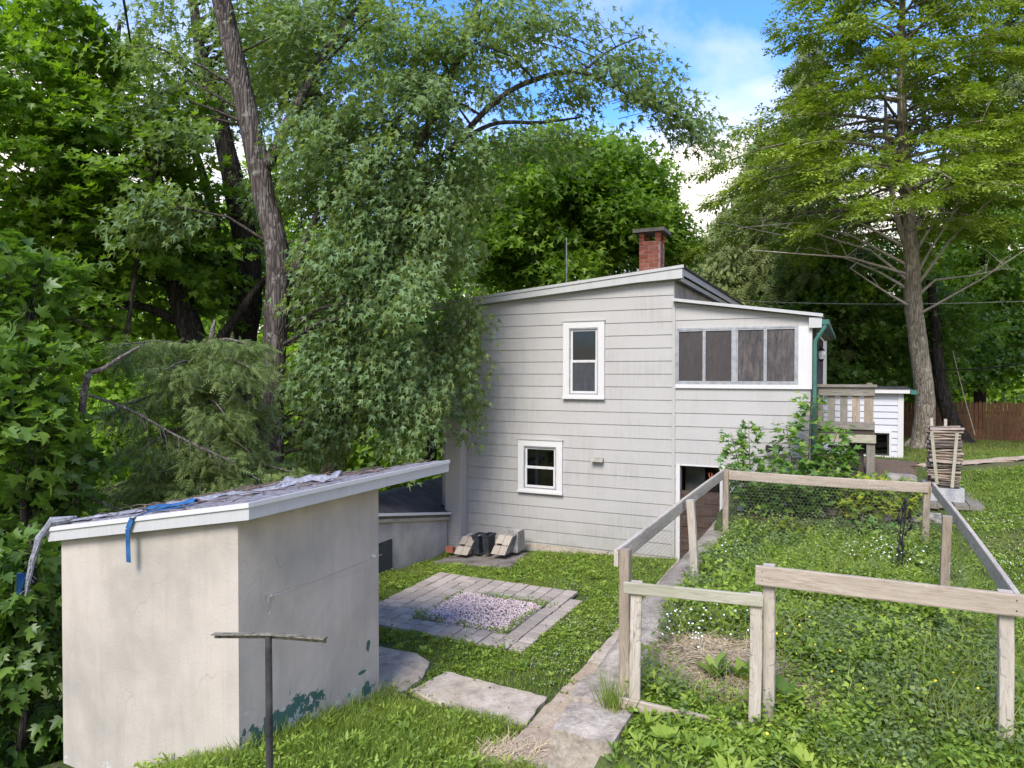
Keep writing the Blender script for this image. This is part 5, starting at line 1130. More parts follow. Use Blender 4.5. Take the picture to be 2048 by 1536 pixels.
tree('silver_maple', 'dark second silver maple stem with sparse leaves, leaning just left of the tallest trunk', 'tree',
  [[(500,1000,15,.34),(482,720,15,.30),(500,560,15,.26),(470,380,15.2,.22),(432,220,15.4,.18),(400,100,15.6,.12),(380,-60,15.8,.08)], [(482,700,15,.1),(400,330,15.5,.09),(330,270,15.6,.09),(250,210,15.8,.06),(200,130,16,.03)]],
  [(430,180,15.5,140,120,1.6,80),(520,60,15.6,160,90,1.6,80),(480,420,15.4,80,140,1,50),(250,110,15.6,90,60,1,22)], SILVER, 'leaf_silver_maple', .17, 42, 'bark_dark', L=.55, flat=.45, droop=.6, every=6, jag=.08)
# maples on the left, behind the shed
tree('norway_maple', 'large dark-limbed maple with bright green broad leaves filling the left of the picture', 'tree',
  [[(395,1000,14,.30),(400,760,14,.28),(375,640,14,.24),(330,520,14.1,.17),(270,430,14.2,.12),(230,330,14.3,.09),(228,170,14.4,.06),(240,40,14.5,.03)],
   [(395,740,14,.13),(470,640,14,.09),(530,560,14,.07),(600,520,14.2,.04)], [(370,650,14,.10),(270,610,13.8,.075),(150,620,13.6,.06),(60,660,13.4,.04)], [(330,520,14.1,.08),(180,450,14,.06),(60,440,14,.04)], [(250,700,12.5,.04),(290,420,12.6,.03),(330,300,12.7,.02)]],
  [(60,260,12.5,160,180,2.0,130),(290,360,13.4,170,160,2,120),(110,90,13,130,70,1.6,60),(130,470,13.2,190,120,1.6,100),(330,520,14.4,200,110,1.8,84),(470,570,15,120,100,1.3,46),(80,640,12.4,150,110,1.3,62),(250,700,14.8,190,80,1.2,30)],
  MAPLE, 'leaf_norway', .175, 44, 'bark_dark', L=.65, flat=.14, droop=.3, every=5, hue=.3, tw=3, br=.035)
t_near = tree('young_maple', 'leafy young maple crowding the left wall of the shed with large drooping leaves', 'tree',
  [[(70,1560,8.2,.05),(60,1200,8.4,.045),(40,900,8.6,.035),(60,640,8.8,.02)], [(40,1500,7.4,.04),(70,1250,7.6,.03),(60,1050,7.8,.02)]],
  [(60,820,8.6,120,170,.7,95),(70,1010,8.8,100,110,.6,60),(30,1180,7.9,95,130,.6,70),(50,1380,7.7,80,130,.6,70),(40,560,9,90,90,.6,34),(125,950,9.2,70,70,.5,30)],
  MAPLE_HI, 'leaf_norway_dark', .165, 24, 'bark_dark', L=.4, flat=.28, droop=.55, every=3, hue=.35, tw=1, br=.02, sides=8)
# dead leaning sapling and drooping spruce behind the shed
ds = thing('dead_sapling', tuple(at(150,1035,9.2)), 'bare dead conifer trunk with broken limbs behind the left end of shed roof', 'tree')
m = MB(); bark_tube(m, path([(146,1060,9.2,.055),(155,920,9.2,.05),(166,800,9.2,.044),(178,745,9.2,.04)]), 10, .08); bark_tube(m, path([(178,745,9.2,.04),(205,738,9.3,.03),(245,712,9.4,.022),(285,690,9.5,.012)]), 8, .08)
bark_tube(m, path([(178,790,9.2,.022),(260,820,9.3,.018),(370,880,9.5,.014),(470,925,9.6,.008)]), 7, .1); bark_tube(m, path([(160,985,9.2,.018),(200,1005,9.3,.013),(265,1030,9.4,.006)]), 6, .1); bark_tube(m, path([(158,870,9.2,.014),(100,868,9.1,.008)]), 6, .1); bark_tube(m, path([(155,920,9.2,.014),(190,920,9.1,.006)]), 6, .1)
for k in range(26):
    t = k/26; p = at(200+270*t, 797+125*t, 9.35); q = p+np.array([random.uniform(-.1, .15), 0, -random.uniform(.1, .3)]); m.tube([p, (p+q)/2+[.02,0,0], q], [.005,.004,.002], 4, 0, False)
m.build('trunk', 'bark_dead', ds, smooth=True)
def hanging(parent, pts_lists, n_per, L, mat, tm, drop, name='crown', fl=.3, w=.5, vv=.35):
    Cs = []; Ds = []
    for pl in pts_lists:
        for _ in range(n_per):
            i = random.randrange(len(pl)-1); t = random.random(); p = pl[i][0]*(1-t)+pl[i+1][0]*t; d = pl[i+1][0]-pl[i][0]; d = d/np.linalg.norm(d)
            s = np.cross(d, [0, 0, 1]); x = random.uniform(-w, w); hz = random.random()**1.5*drop
            Cs.append(p+s*x+np.array([0, 0, -hz*(1-.4*abs(x)/w)])); Ds.append(d*.45+s*np.sign(x)*.5+np.array([0, 0, -fl-hz*.9])+RNG.normal(size=3)*vv)
    C = np.array(Cs); D = np.array(Ds); N = np.cross(D, RNG.normal(size=D.shape))*.6+np.array([0, -.4, .7]); return leaves_at(name, parent, C, D, N, L*RNG.uniform(.6, 1.3, len(C)), tm, mat)
spr = thing('drooping_spruce', tuple(at(440,1000,11)), 'dense low spruce with drooping dark green sprays behind the shed roof', 'tree')
m = MB(); bl = []
bark_tube(m, path([(400,1120,11.6,.10),(405,900,11.6,.09),(420,700,11.6,.05),(430,640,11.6,.02)]), 10, .06)
for (v0, u1, v1, Y1) in [(700,240,690,10.5),(690,500,690,10.4),(720,500,735,9.9),(730,330,740,10),(780,230,820,10.2),(790,520,820,10.8),(800,450,830,9.8),(850,280,900,10),(860,500,905,10.4),(870,420,915,9.7),(920,300,965,10.1),(930,520,960,9.9),(930,590,945,10.3),(940,200,985,10.4),(960,400,985,9.6)]:
    pl = path([(405,v0,11.6,.03),((405+u1)/2,(v0+v1)/2-12,(11.6+Y1)/2,.02),(u1,v1,Y1,.007)], 5); bark_tube(m, pl, 5, .05); bl.append(pl)
m.build('trunk', 'bark_dead', spr, smooth=True)
hanging(spr, bl, 800, .17, 'needle_spruce', FROND, .5, w=.40, fl=.5, vv=.5)
# ------------------------------------------------------------------ trees behind the house
G = 'trees in the wood behind the house'
tree('norway_maple', 'broad bright green maple with a rounded crown behind the chimney and roof', 'tree', [[(1110,760,24,.35),(1110,560,24,.3),(1100,420,24,.2),(1080,320,24,.1)]],
  [(1000,420,23,120,130,3,150),(1090,370,23,110,110,3,150),(1200,430,23,100,140,3,190),(1060,500,22.5,170,80,2.5,140),(1270,430,23.5,60,110,2,90),(1180,330,24,70,60,2,50),(1300,480,23.5,35,70,1.5,30),(1325,455,23,22,30,.6,6)],
  MAPLE_LO, 'leaf_norway', .24, 62, 'bark_dark', L=1.0, flat=.3, droop=.3, every=9, hue=.4, tw=0, sides=8)
tree('broadleaf_tree', 'pale olive tree with a rounded top on the skyline between chimney and conifers', 'tree', [[(1430,700,38,.3),(1430,540,38,.2)]],
  [(1400,540,38,90,70,3,120),(1460,560,36,80,80,3,110),(1350,520,40,50,50,2,50),(1500,600,36,80,60,3,70)], DIAM, 'leaf_olive', .26, 80, 'bark_dark', L=1.3, flat=.45, every=12, hue=.3, tw=0, sides=6)
tree('weeping_conifer', 'pale drooping conifer standing left of the tall hemlock, above the porch roof', 'tree', [[(1470,760,30,.3),(1480,560,30,.2),(1490,440,30,.05)]],
  [(1470,560,30,120,70,2.4,150),(1500,470,30,90,60,2,70)], OVAL, 'needle_pale', .30, 70, 'bark_dark', L=.9, flat=.5, droop=1.4, every=10, tw=0, sides=6)
for i, (u, v, Y, ru, rv, mat, sz, lab, cat) in enumerate([
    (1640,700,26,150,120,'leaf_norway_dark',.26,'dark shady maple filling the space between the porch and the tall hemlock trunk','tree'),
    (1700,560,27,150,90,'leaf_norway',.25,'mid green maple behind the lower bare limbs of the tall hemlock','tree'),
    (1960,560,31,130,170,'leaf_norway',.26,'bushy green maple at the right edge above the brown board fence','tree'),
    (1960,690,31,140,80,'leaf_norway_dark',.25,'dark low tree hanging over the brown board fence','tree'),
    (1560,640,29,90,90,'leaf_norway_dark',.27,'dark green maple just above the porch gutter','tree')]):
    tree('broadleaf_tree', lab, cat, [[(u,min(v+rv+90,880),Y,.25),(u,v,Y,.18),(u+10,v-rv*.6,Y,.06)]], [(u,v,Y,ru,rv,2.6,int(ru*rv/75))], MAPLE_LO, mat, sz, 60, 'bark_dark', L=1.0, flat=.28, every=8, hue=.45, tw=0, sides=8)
tree('leaning_tree', 'dark leaning tree trunk with a sloping base in front of the board fence', 'tree', [[(1935,905,23,.42),(1905,850,23,.26),(1880,760,23,.19),(1872,660,23,.16),(1860,560,23,.12)],[(1895,830,23,.1),(1860,770,23.2,.07),(1830,720,23.3,.04)]],
  [(1870,640,24,90,60,1.6,50),(1850,740,24.5,60,50,1.2,24)], MAPLE_LO, 'leaf_norway_dark', .23, 55, 'bark_dark', L=.9, every=6, tw=0, sides=10)
m = MB(); bark_tube(m, path([(1950,870,21,.014),(1925,780,21,.011),(1905,700,21,.006)]), 5, .1); 
tag(m.build('dead_sapling', 'twig_pale'), 'thin bare dead stem leaning in front of the board fence', 'sapling')
# tall hemlock
hem = thing('hemlock', tuple(at(1845,905,20.3)), 'tall hemlock with lichen-spotted bark, bare lower limbs and feathery yellow-green foliage, right of the house', 'tree')
m = MB(); HT = path([(1842,915,20.3,.42),(1845,880,20.3,.30),(1850,800,20.2,.255),(1838,700,20.2,.24),(1826,600,20.2,.235),(1822,500,20.2,.20),(1812,380,20.2,.16),(1805,250,20.2,.13),(1803,100,20.2,.10),(1806,-60,20.2,.07),(1806,-300,20.2,.03)])
bark_tube(m, HT, 18, .05)
for a in (0, 1.3, 2.5, 3.7, 5): q = at(1845,890,20.3); m.tube([q+np.array([0,0,.25]), q+np.array([math.cos(a)*.42, math.sin(a)*.42, -.05]), q+np.array([math.cos(a)*.75, math.sin(a)*.75, -.25])], [.16,.10,.04], 6, .1)
bark_tube(m, path([(1822,520,20.2,.09),(1790,420,20.1,.075),(1775,300,20,.06),(1770,180,20,.03)]), 8, .06)
bark_tube(m, path([(1822,470,20.2,.06),(1870,370,20.3,.05),(1900,250,20.4,.035),(1930,120,20.5,.02)]), 8, .06)
m.build('trunk', 'bark_hemlock', hem, smooth=True)
HP = np.array([p for p, r in HT]); mbk = MB(); Cs = []; Ds = []; R_ = random.Random(4)
ztop = at(1806, -330, 20.2)[2]; zlow = at(1822, 455, 20.2)[2]
z = zlow; k = 0
while z < ztop:
    i = int(np.argmin(np.abs(HP[:, 2]-z))); p = HP[i]; f = (z-zlow)/(ztop-zlow)
    Lm = 5.7*(1-f)**1.08*(.55+.45*min(1, f*9+.35))+.4
    for _ in range(4):
        az = k*2.399+R_.uniform(-.3, .3); k += 1; L = Lm*R_.uniform(.5, 1.08)*(1.14 if math.cos(az) < -.2 else .95); rise = .25+.35*f
        if R_.random() < .10: continue
        d = np.array([math.cos(az), math.sin(az), 0]); pts = []
        for t in np.linspace(0, 1, 8): pts.append(p+d*L*t+np.array([0, 0, L*(rise*t-.42*t*t)+.04*math.sin(t*7+k)])+np.array([-d[1], d[0], 0])*L*.06*math.sin(t*3+k))
        mbk.tube(pts, [.05*(1-.85*t)*(.5+L/7) for t in np.linspace(0, 1, 8)], 4, .05, False)
        for _j in range(int(9*L)+3):
            t = R_.uniform(.22, 1)**.8; j = min(int(t*7), 6); q = pts[j]+(pts[j+1]-pts[j])*(t*7-j); s = R_.choice([-1, 1]); sd = np.array([-d[1], d[0], 0])*s
            w = L*.30*(1.05-t*.75)*R_.random(); c = q+sd*w+d*w*.5-np.array([0, 0, w*.15+R_.uniform(0, .06)])
            for _q in range(7): Cs.append(c+RNG.normal(size=3)*[.17,.17,.045]); Ds.append(d*.8+sd*.75+RNG.normal(size=3)*.3+[0, 0, -.28])
    z += .24+.10*f
mbk.build('branches', 'bark_hemlock', hem)
Cs = np.array(Cs); Ds = np.array(Ds)
leaves_at('crown', hem, Cs, Ds, RNG.normal(size=Cs.shape)*.35+[0, 0, 1], .36*RNG.uniform(.6, 1.25, len(Cs)), FROND_LO, 'needle_hemlock', np.clip(.45+.25*RNG.normal(size=len(Cs)), 0, 1))
m = MB()                                            # bare lower limbs
for (v0, pts) in [(505,[(1700,435),(1560,470),(1420,440)]),(560,[(1740,500),(1640,470),(1560,455)]),(545,[(1700,515),(1600,508),(1500,500)]),(590,[(1760,545),(1700,520),(1640,500)]),(530,[(1700,470),(1600,445),(1480,455)]),
    (640,[(1880,605),(1960,560),(2080,480)]),(600,[(1870,560),(1950,550),(2020,535)]),(570,[(1860,500),(1900,440),(1915,400)]),(520,[(1870,440),(1905,350),(1940,300)]),(590,[(1900,480),(1960,420),(2060,330)]),(610,[(1780,590),(1735,560),(1700,536)]),(480,[(1860,400),(1930,330),(1980,200)])]:
    i = int(np.argmin([abs(p[2]-at(1825, v0, 20.2)[2]) for p in HP])); s = R_.uniform(-2.5, .4); pl = [HP[i]]+[at(u, v, 20.2+s*(j+1)/3) for j, (u, v) in enumerate(pts)]
    m.tube(pl, [.05,.032,.02,.008], 6, .06, False)
    for _ in range(5):
        j = R_.randrange(1, 3); t = R_.random(); q = pl[j]*(1-t)+pl[j+1]*t; e = q+np.array([R_.uniform(-.7, .7), R_.uniform(-.3, .3), R_.uniform(-.1, .6)]); m.tube([q, (q+e)/2+[0,0,.05], e], [.016,.01,.004], 4, 0, False)
m.build('bare_limbs', 'twig_pale', hem, smooth=True)
def conifer(name, label, u, vb, vt, Y, half, mat, r=.2, dens=1.0, L0=.5, seed=1, skew=0, clear=1.0):
    R = random.Random(seed); b0 = at(u, vb, Y); t = thing(name, tuple(b0), label, 'tree'); m = MB(); top = at(u+skew, vt, Y)
    m.tube([b0, (b0+top)/2, top], [r, r*.6, .02], 8, .05); Cs = []; Ds = []; z = b0[2]+clear; k = 0; H = top[2]-b0[2]; hm = half*Y/FPX
    while z < top[2]-.1:
        f = (z-b0[2])/H; p = b0+(top-b0)*f; L = hm*(1-f)**.8+.15
        for _ in range(5):
            az = k*2.399+R.uniform(-.2, .2); k += 1; l = L*R.uniform(.7, 1.1); d = np.array([math.cos(az), math.sin(az), 0]); sd0 = np.array([-d[1], d[0], 0]); e = p+d*l+np.array([0, 0, -.12*l+.25*l*f]); m.tube([p, (p+e)/2+[0,0,-.05*l], e], [.03,.02,.008], 3, 0, False)
            for _j in range(int((9*l+4)*dens)):
                tt = R.uniform(.15, 1); s = R.choice([-1, 1]); q = p+(e-p)*tt+sd0*s*R.random()*l*.25*(1.1-tt); Cs.append(q); Ds.append(d*.6+sd0*s*.5+np.array([0, 0, -1.0])+RNG.normal(size=3)*.3)
        z += .26
    m.build('trunk', 'bark_dark', t); Cs = np.array(Cs); Ds = np.array(Ds)
    leaves_at('crown', t, Cs, Ds, RNG.normal(size=Cs.shape)*.5+[0, -.6, .6], L0*RNG.uniform(.7, 1.3, len(Cs)), FROND, mat)
conifer('spruce', 'dark narrow spruce rising close behind the left side of the tall hemlock', 1600, 800, 60, 27, 190, 'needle_pale', .3, 1.1, .55, 3, 20)
conifer('spruce', 'tall spruce with drooping boughs at the upper right corner', 2095, 900, -420, 22, 300, 'needle_spruce', .3, 1.1, .5, 5, 0, 8.6)
conifer('spruce', 'broad low spruce with hanging boughs left of the hemlock crown', 1530, 760, 250, 29, 190, 'needle_pale', .3, 1.0, .55, 8)
# wood in the background: each tree its own crown and trunk
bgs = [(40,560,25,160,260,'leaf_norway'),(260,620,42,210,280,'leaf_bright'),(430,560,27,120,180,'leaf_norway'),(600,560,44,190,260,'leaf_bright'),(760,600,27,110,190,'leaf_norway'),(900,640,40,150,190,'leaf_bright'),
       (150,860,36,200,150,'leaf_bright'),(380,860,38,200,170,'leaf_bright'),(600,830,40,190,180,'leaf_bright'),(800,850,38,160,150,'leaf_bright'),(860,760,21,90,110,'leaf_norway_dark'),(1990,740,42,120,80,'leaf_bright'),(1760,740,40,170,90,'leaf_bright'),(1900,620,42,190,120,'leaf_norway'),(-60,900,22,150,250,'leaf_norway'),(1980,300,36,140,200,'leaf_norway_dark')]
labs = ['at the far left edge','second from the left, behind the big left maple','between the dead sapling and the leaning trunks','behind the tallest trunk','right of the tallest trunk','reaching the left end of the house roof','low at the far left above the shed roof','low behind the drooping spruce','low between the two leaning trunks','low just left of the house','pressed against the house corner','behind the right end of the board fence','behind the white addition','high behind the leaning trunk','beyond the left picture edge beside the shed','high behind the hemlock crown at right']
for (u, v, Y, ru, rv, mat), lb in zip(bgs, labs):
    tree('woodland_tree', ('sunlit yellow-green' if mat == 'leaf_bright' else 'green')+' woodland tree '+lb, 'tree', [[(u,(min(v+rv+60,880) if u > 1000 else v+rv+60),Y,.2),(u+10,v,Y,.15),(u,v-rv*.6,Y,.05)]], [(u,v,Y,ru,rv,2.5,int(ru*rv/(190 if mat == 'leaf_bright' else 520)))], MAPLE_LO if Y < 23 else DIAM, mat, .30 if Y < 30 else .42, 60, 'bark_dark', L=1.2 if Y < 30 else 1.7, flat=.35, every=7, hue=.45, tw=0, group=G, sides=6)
# ------------------------------------------------------------------ saplings and shrubs by the house
def sapling(name, label, cat, stems, mat, size, n, tm=MAPLE, r=.012, spread=.16, var=.5):
    b0 = np.array(stems[0][0]); t = thing(name, tuple(b0), label, cat); m = MB(); C = []; D = []; N = []
    for st in stems:
        st = [np.array(p) for p in st]; m.tube(st, list(np.linspace(r, r*.3, len(st))), 5, .05)
        for k in range(n):
            tt = random.uniform(.12, 1)*(len(st)-1); i = min(int(tt), len(st)-2); p = st[i]+(st[i+1]-st[i])*(tt-i); a = random.uniform(0, 6.28); fr_ = 1-.45*(tt/(len(st)-1)); d = np.array([math.cos(a), math.sin(a), random.uniform(-.2, .5)])
            q = p+d*spread*random.uniform(.25, 1.1)*fr_; C.append(q); D.append(d+np.array([0, 0, -.35])+RNG.normal(size=3)*.25*var); N.append(np.array([0, -.25, 1])+RNG.normal(size=3)*.45)
            if k % 4 == 0: m.tube([p, q], [.003, .0015], 3, 0, False)
    m.build('stem', 'twig', t); leaves_at('foliage', t, np.array(C), np.array(D), np.array(N), size*RNG.uniform(.6, 1.25, len(C)), tm, mat); return t
def st(*q): return [at(u, v, Y) for u, v, Y in q]
sapling('maple_sapling', 'young maple with fresh tips in front of the house wall, left of the green downspout', 'sapling', [st((1612,1010,12.0),(1618,900,12.0),(1622,790,12.0)), st((1640,1000,11.8),(1655,920,11.7),(1680,850,11.6)), st((1600,1000,12),(1585,930,11.9),(1572,850,11.9)), st((1650,1000,11.8),(1670,930,11.6),(1690,900,11.6))], 'leaf_sapling', .15, 150, MAPLE, .015, .34)
sapling('maple_sapling', 'smaller maple sapling with two leafy heads in front of the lower porch wall', 'sapling', [st((1495,1030,11.8),(1500,930,11.8),(1497,845,11.8)), st((1500,1010,11.8),(1478,930,11.8),(1462,865,11.8)), st((1530,1010,11.9),(1535,960,11.9),(1540,905,11.9))], 'leaf_sapling', .14, 110, MAPLE, .012, .24)
for (u, v, Y, w, hgt, mat, n, lab) in [(1520,1010,11.2,.6,.62,'leaf_sapling',700,'dark leafy maple undergrowth behind the back corner post of the garden'),(1600,1030,11,.6,.62,'leaf_norway_dark',700,'shaded weedy maple bush in the back left corner of the garden'),(1570,1055,10.6,.30,.3,'leaf_yellow',70,'small bush with yellow leaves in the back left of the garden'),
    (1720,1030,10.8,.55,.5,'leaf_yellow',420,'yellow-green maple seedlings near the back rail, left of the metal stake'),(1800,1030,10.6,.42,.5,'leaf_yellow',380,'yellow-green maple seedlings at the back right corner post'),(1740,1090,10.2,.3,.35,'leaf_sapling',110,'low bright maple seedling in the middle of the back garden'),(1690,1010,11.2,.7,.45,'leaf_sapling',480,'leafy clump under the middle of the back rail')]:
    c = at(u, v, Y); g = float(height(c[0], c[1])); sts = [[(c[0]+random.uniform(-w, w)*.3, c[1]+random.uniform(-.1, .1), g), (c[0]+random.uniform(-w, w), c[1]+random.uniform(-.3, .3), g+hgt*random.uniform(.8, 1.4))] for _ in range(7)]
    sapling('garden_bush', lab, 'bush', sts, mat, .105, n//7, MAPLE, .008, .24)
# ------------------------------------------------------------------ grass, clover and weeds
def frontlow(a, b): return 1-.9*np.exp(-((b+8.25)/.5)**2)*(a < 2.85)*(a > 1.0)
def scatter(n, a0, a1, b0, b1, mask=None):
    a = RNG.uniform(a0, a1, n); b = RNG.uniform(b0, b1, n); x = XA+RX*a+NX*b; y = YA+RY*a+NY*b
    k = np.ones(n, bool) if mask is None else mask(a, b, x, y); return a[k], b[k], x[k], y[k]
def inr(a, b, r, m=0): return (a > r[0]-m) & (a < r[1]+m) & (b > r[2]-m) & (b < r[3]+m)
def lawn_mask(a, b, x, y):
    j = .05*np.sin(a*13+b*7)+.04*np.sin(b*23)+RNG.normal(size=len(a))*.04
    k = ~inr(a, b, (PA0, PA1, PB0, PB1), -.01) & ~inr(a+j, b+j, (-1.3, 1.0, -7.15, -6.42)) & ~((a+j > .15) & (b < .1) & (b > -7.95)) & ~((a > .9) & (b > -8.6)) & ~inr(a, b, (SA0, SA1, SB0, SB1), .02) & ~((a+j < -1.42) & (a > -2.6) & (b > -7.3) & (b < -6.1)) & ~inr(a+j, b, (-4.4, -2.8, -1.55, .4))
    k &= ~((a < -2.2) & (b > -7.2) & (b < -5.9) & (a > -3.9)) & (b < -.03+j*.3) & (y > 2.2)
    k &= ~((a > -4.6) & (a < -4.45) & (b > -.4))
    dry = np.exp(-((a-.25)**2/.05+(b+7.75)**2/.10)); k &= RNG.random(len(a)) > dry*1.1
    return k & (a < 1.0)
def blades(name, label, a, b, x, y, h, w, mat, tm=BLADE, lean=.45, tone=None):
    n = len(a); h = h*frontlow(a, b); C = np.stack([x, y, height(x, y)-.012], 1); th = RNG.uniform(0, 6.283, n); up = np.stack([np.cos(th)*lean*RNG.random(n), np.sin(th)*lean*RNG.random(n), np.ones(n)], 1); up = unit(up)
    ph = RNG.uniform(0, 6.283, n); s = np.stack([np.cos(ph), np.sin(ph), np.zeros(n)], 1); yv = unit(np.cross(up, s)); s = np.cross(yv, up); R = np.stack([s, yv, up], -1)
    S = np.stack([np.full(n, 1.0)*w, h, h], 1); V, F = instances(tm[0], tm[1], C, S, R)
    r = RNG.random(n) if tone is None else np.clip(tone+RNG.normal(size=n)*.18, 0, 1)
    o = mesh_obj(name, V, F, mat, rnd=np.repeat(r, len(tm[0]))); o['kind'] = 'stuff'; return tag(o, label, 'grass')
def patchy(x, y, s=.7): return .5+.5*np.tanh(1.6*(wob(x*s, y*s)+.4*wob(x*s*2.7+4, y*s*2.7)))
a, b, x, y = scatter(90000, -5.5, 1.0, -7.2, 0, lawn_mask); h = RNG.uniform(.03, .065, len(a))*(1+.3*patchy(x, y))
blades('grass', 'short mown grass around the paver patio', a, b, x, y, h, .010, 'grass_blade', BLADE1, .9, .30+.35*patchy(x, y, 1.3))
a, b, x, y = scatter(16000, -5.2, -1.6, -5, 0, lawn_mask); k = patchy(x+9, y, .6) > .45; blades('dry_grass', 'yellowed dry grass near the annex wall', a[k], b[k], x[k], y[k], RNG.uniform(.03, .06, k.sum()), .010, 'grass_dry', BLADE1, 1.0)
a, b, x, y = scatter(75000, -2.6, 1.0, -12, -7.1, lawn_mask); h = RNG.uniform(.06, .15, len(a))*(.6+.7*patchy(x, y, 1.5))*np.clip((-b-6.9)*1.8+.35, .35, 1)
blades('grass', 'long lush grass in the foreground beside the shed', a, b, x, y, h, .0075, 'grass_blade', BLADE, .9, .35+.35*patchy(x, y, 1.2))
a, b, x, y = scatter(2600, -1.75, -1.45, -10.5, -7.0, lambda a, b, x, y: a > -1.56); blades('grass', 'tall grass tufts along the foot of the shed side wall', a, b, x, y, RNG.uniform(.10, .26, len(a)), .007, 'grass_blade', BLADE, .8)
def groundleaf(name, label, a, b, x, y, size, hmax, mat, tm, tone=None, tilt=.55, cat='weeds'):
    n = len(a); hmax = hmax*frontlow(a, b); C = np.stack([x, y, height(x, y)+RNG.random(n)**1.2*hmax], 1); th = RNG.uniform(0, 6.283, n); D = np.stack([np.cos(th), np.sin(th), RNG.uniform(-.3, .6, n)], 1); N = RNG.normal(size=(n, 3))*tilt+[0, 0, 1]
    o = leaves_at(name, None, C, D, N, size, tm, mat, None if tone is None else np.clip(tone+RNG.normal(size=n)*.2, 0, 1)); o['kind'] = 'stuff'; return tag(o, label, cat)
a, b, x, y = scatter(60000, -5.5, 1.0, -7.2, 0, lawn_mask); k = patchy(x+3, y+1, .9) > .42; a, b, x, y = a[k], b[k], x[k], y[k]
groundleaf('clover', 'low clover and plantain leaves mixed into the patio lawn', a, b, x, y, RNG.uniform(.022, .05, len(a)), .06, 'weed_leaf', OVAL, .35+.4*patchy(x, y))
a, b, x, y = scatter(9000, -2.6, 1.0, -11, -7.1, lawn_mask); k = patchy(x, y, 1.1) > .35; a, b, x, y = a[k], b[k], x[k], y[k]
groundleaf('clover', 'broad-leaved weeds in the foreground grass', a, b, x, y, RNG.uniform(.02, .055, len(a)), .12, 'weed_leaf', OVAL, .6)
# garden weeds
def garden_mask(a, b, x, y):
    s = np.exp(-((a-1.95)**2/.36+(b+6.95)**2/.26))*1.9+.5*np.exp(-((a-2.75)**2/.08+(b+7.4)**2/.05)); k = RNG.random(len(a)) > s
    return k & (a > 1.38+.05*np.sin(b*9)-.40*(b > -6.4)*(b < -.4)+.2*((b > -5.4) & (b < -4.6))) & ~((a < 1.75) & (b < -7.75) & (b > -8.9) & (a < 1.45))
GH = lambda a, b, x, y: .06+.20*patchy(x, y, 1.1)
a, b, x, y = scatter(62000, 1.3, 4.3, -8.3, -1.9, garden_mask); pt = patchy(x+2, y+6, .8)
k = pt > .5; groundleaf('garden_weeds', 'dense small-leaved green weeds filling the fenced garden', a[k], b[k], x[k], y[k], RNG.uniform(.025, .062, k.sum()), .07+.20*patchy(x[k], y[k], 1.1), 'weed_leaf', OVAL, .25+.55*patchy(x[k], y[k], .9))
k = ~k; groundleaf('garden_weeds', 'dull blue-green mint-like weeds in the fenced garden', a[k], b[k], x[k], y[k], RNG.uniform(.025, .055, k.sum()), .06+.17*patchy(x[k], y[k], 1.1), 'weed_dull', OVAL, .3+.4*patchy(x[k], y[k]))
a, b, x, y = scatter(26000, 1.3, 4.4, -8.2, -1.9, garden_mask); blades('grass', 'tufts of grass growing through the garden weeds', a, b, x, y, RNG.uniform(.08, .24, len(a))*(.5+.6*patchy(x+7, y, 1.3)), .007, 'grass_blade', BLADE, 1.0, .45)
a, b, x, y = scatter(9000, 1.35, 4.3, -7.8, -3, garden_mask); k = patchy(x+11, y+3, .9) > .7; groundleaf('garden_weeds', 'pale lobed celandine-like leaves in the front right of the garden', a[k], b[k], x[k], y[k], RNG.uniform(.05, .10, k.sum()), .30, 'weed_leaf', MAPLE_LO, .7)
a, b, x, y = scatter(34000, .75, 6.5, -12, -7.75, lambda a, b, x, y: ((a > 1.5) | ((b < -8.65) & ((a > 1.5) | (b < -8.9)))) & (y > 2)); k = RNG.random(len(a)) < .25+.75*patchy(x+5, y+2, 1.4); a, b, x, y = a[k], b[k], x[k], y[k]; groundleaf('garden_weeds', 'bright mixed weeds outside the garden front', a, b, x, y, RNG.uniform(.02, .055, len(a)), .05+.12*patchy(x, y, 1.6), 'weed_leaf', OVAL, .35+.55*patchy(x+1, y+4, 1.3), .8)
a, b, x, y = scatter(48000, .6, 6.5, -12, -7.75, lambda a, b, x, y: ((a > 1.5) | ((b < -8.65) & ((a > 1.5) | (b < -8.9)))) & (y > 2)); blades('grass', 'bright grass in front of the garden fence', a, b, x, y, RNG.uniform(.05, .16, len(a)), .007, 'grass_blade', BLADE, 1.1, .4+.5*patchy(x, y, 1.7))
# upper yard on the right and under the trees
def upmask(a, b, x, y): return ~((b > 1) & (a < 4.2) & (b < 5)) & ~((a > 2.4) & (a < 4.2) & (b > 5.4) & (b < 8.2)) & ~inr(a, b, (6.8, 12, -3.4, -1.6)) & ~((b > 2.4) & (b < 3.6))
def vis(x, y): return (np.abs(x/np.maximum(y, .1)) < 1.15) & (y > 2)
a, b, x, y = scatter(150000, 4.35, 14, -10, 4, upmask); k = vis(x, y); a, b, x, y = a[k], b[k], x[k], y[k]
blades('grass', 'rough clover lawn right of the garden fence', a, b, x, y, RNG.uniform(.03, .085, len(a)), .012, 'grass_blade', BLADE1, 1.1, .45+.3*patchy(x, y, .8))
a, b, x, y = scatter(60000, 4.35, 12, -9, 3, upmask); k = vis(x, y) & (patchy(x, y, .8) > .35); a, b, x, y = a[k], b[k], x[k], y[k]
groundleaf('clover', 'clover leaves spread over the right-hand lawn', a, b, x, y, RNG.uniform(.03, .06, len(a)), .06, 'weed_leaf', OVAL, .55)
a, b, x, y = scatter(90000, 3.5, 26, 2, 16, upmask); k = vis(x, y); a, b, x, y = a[k], b[k], x[k], y[k]
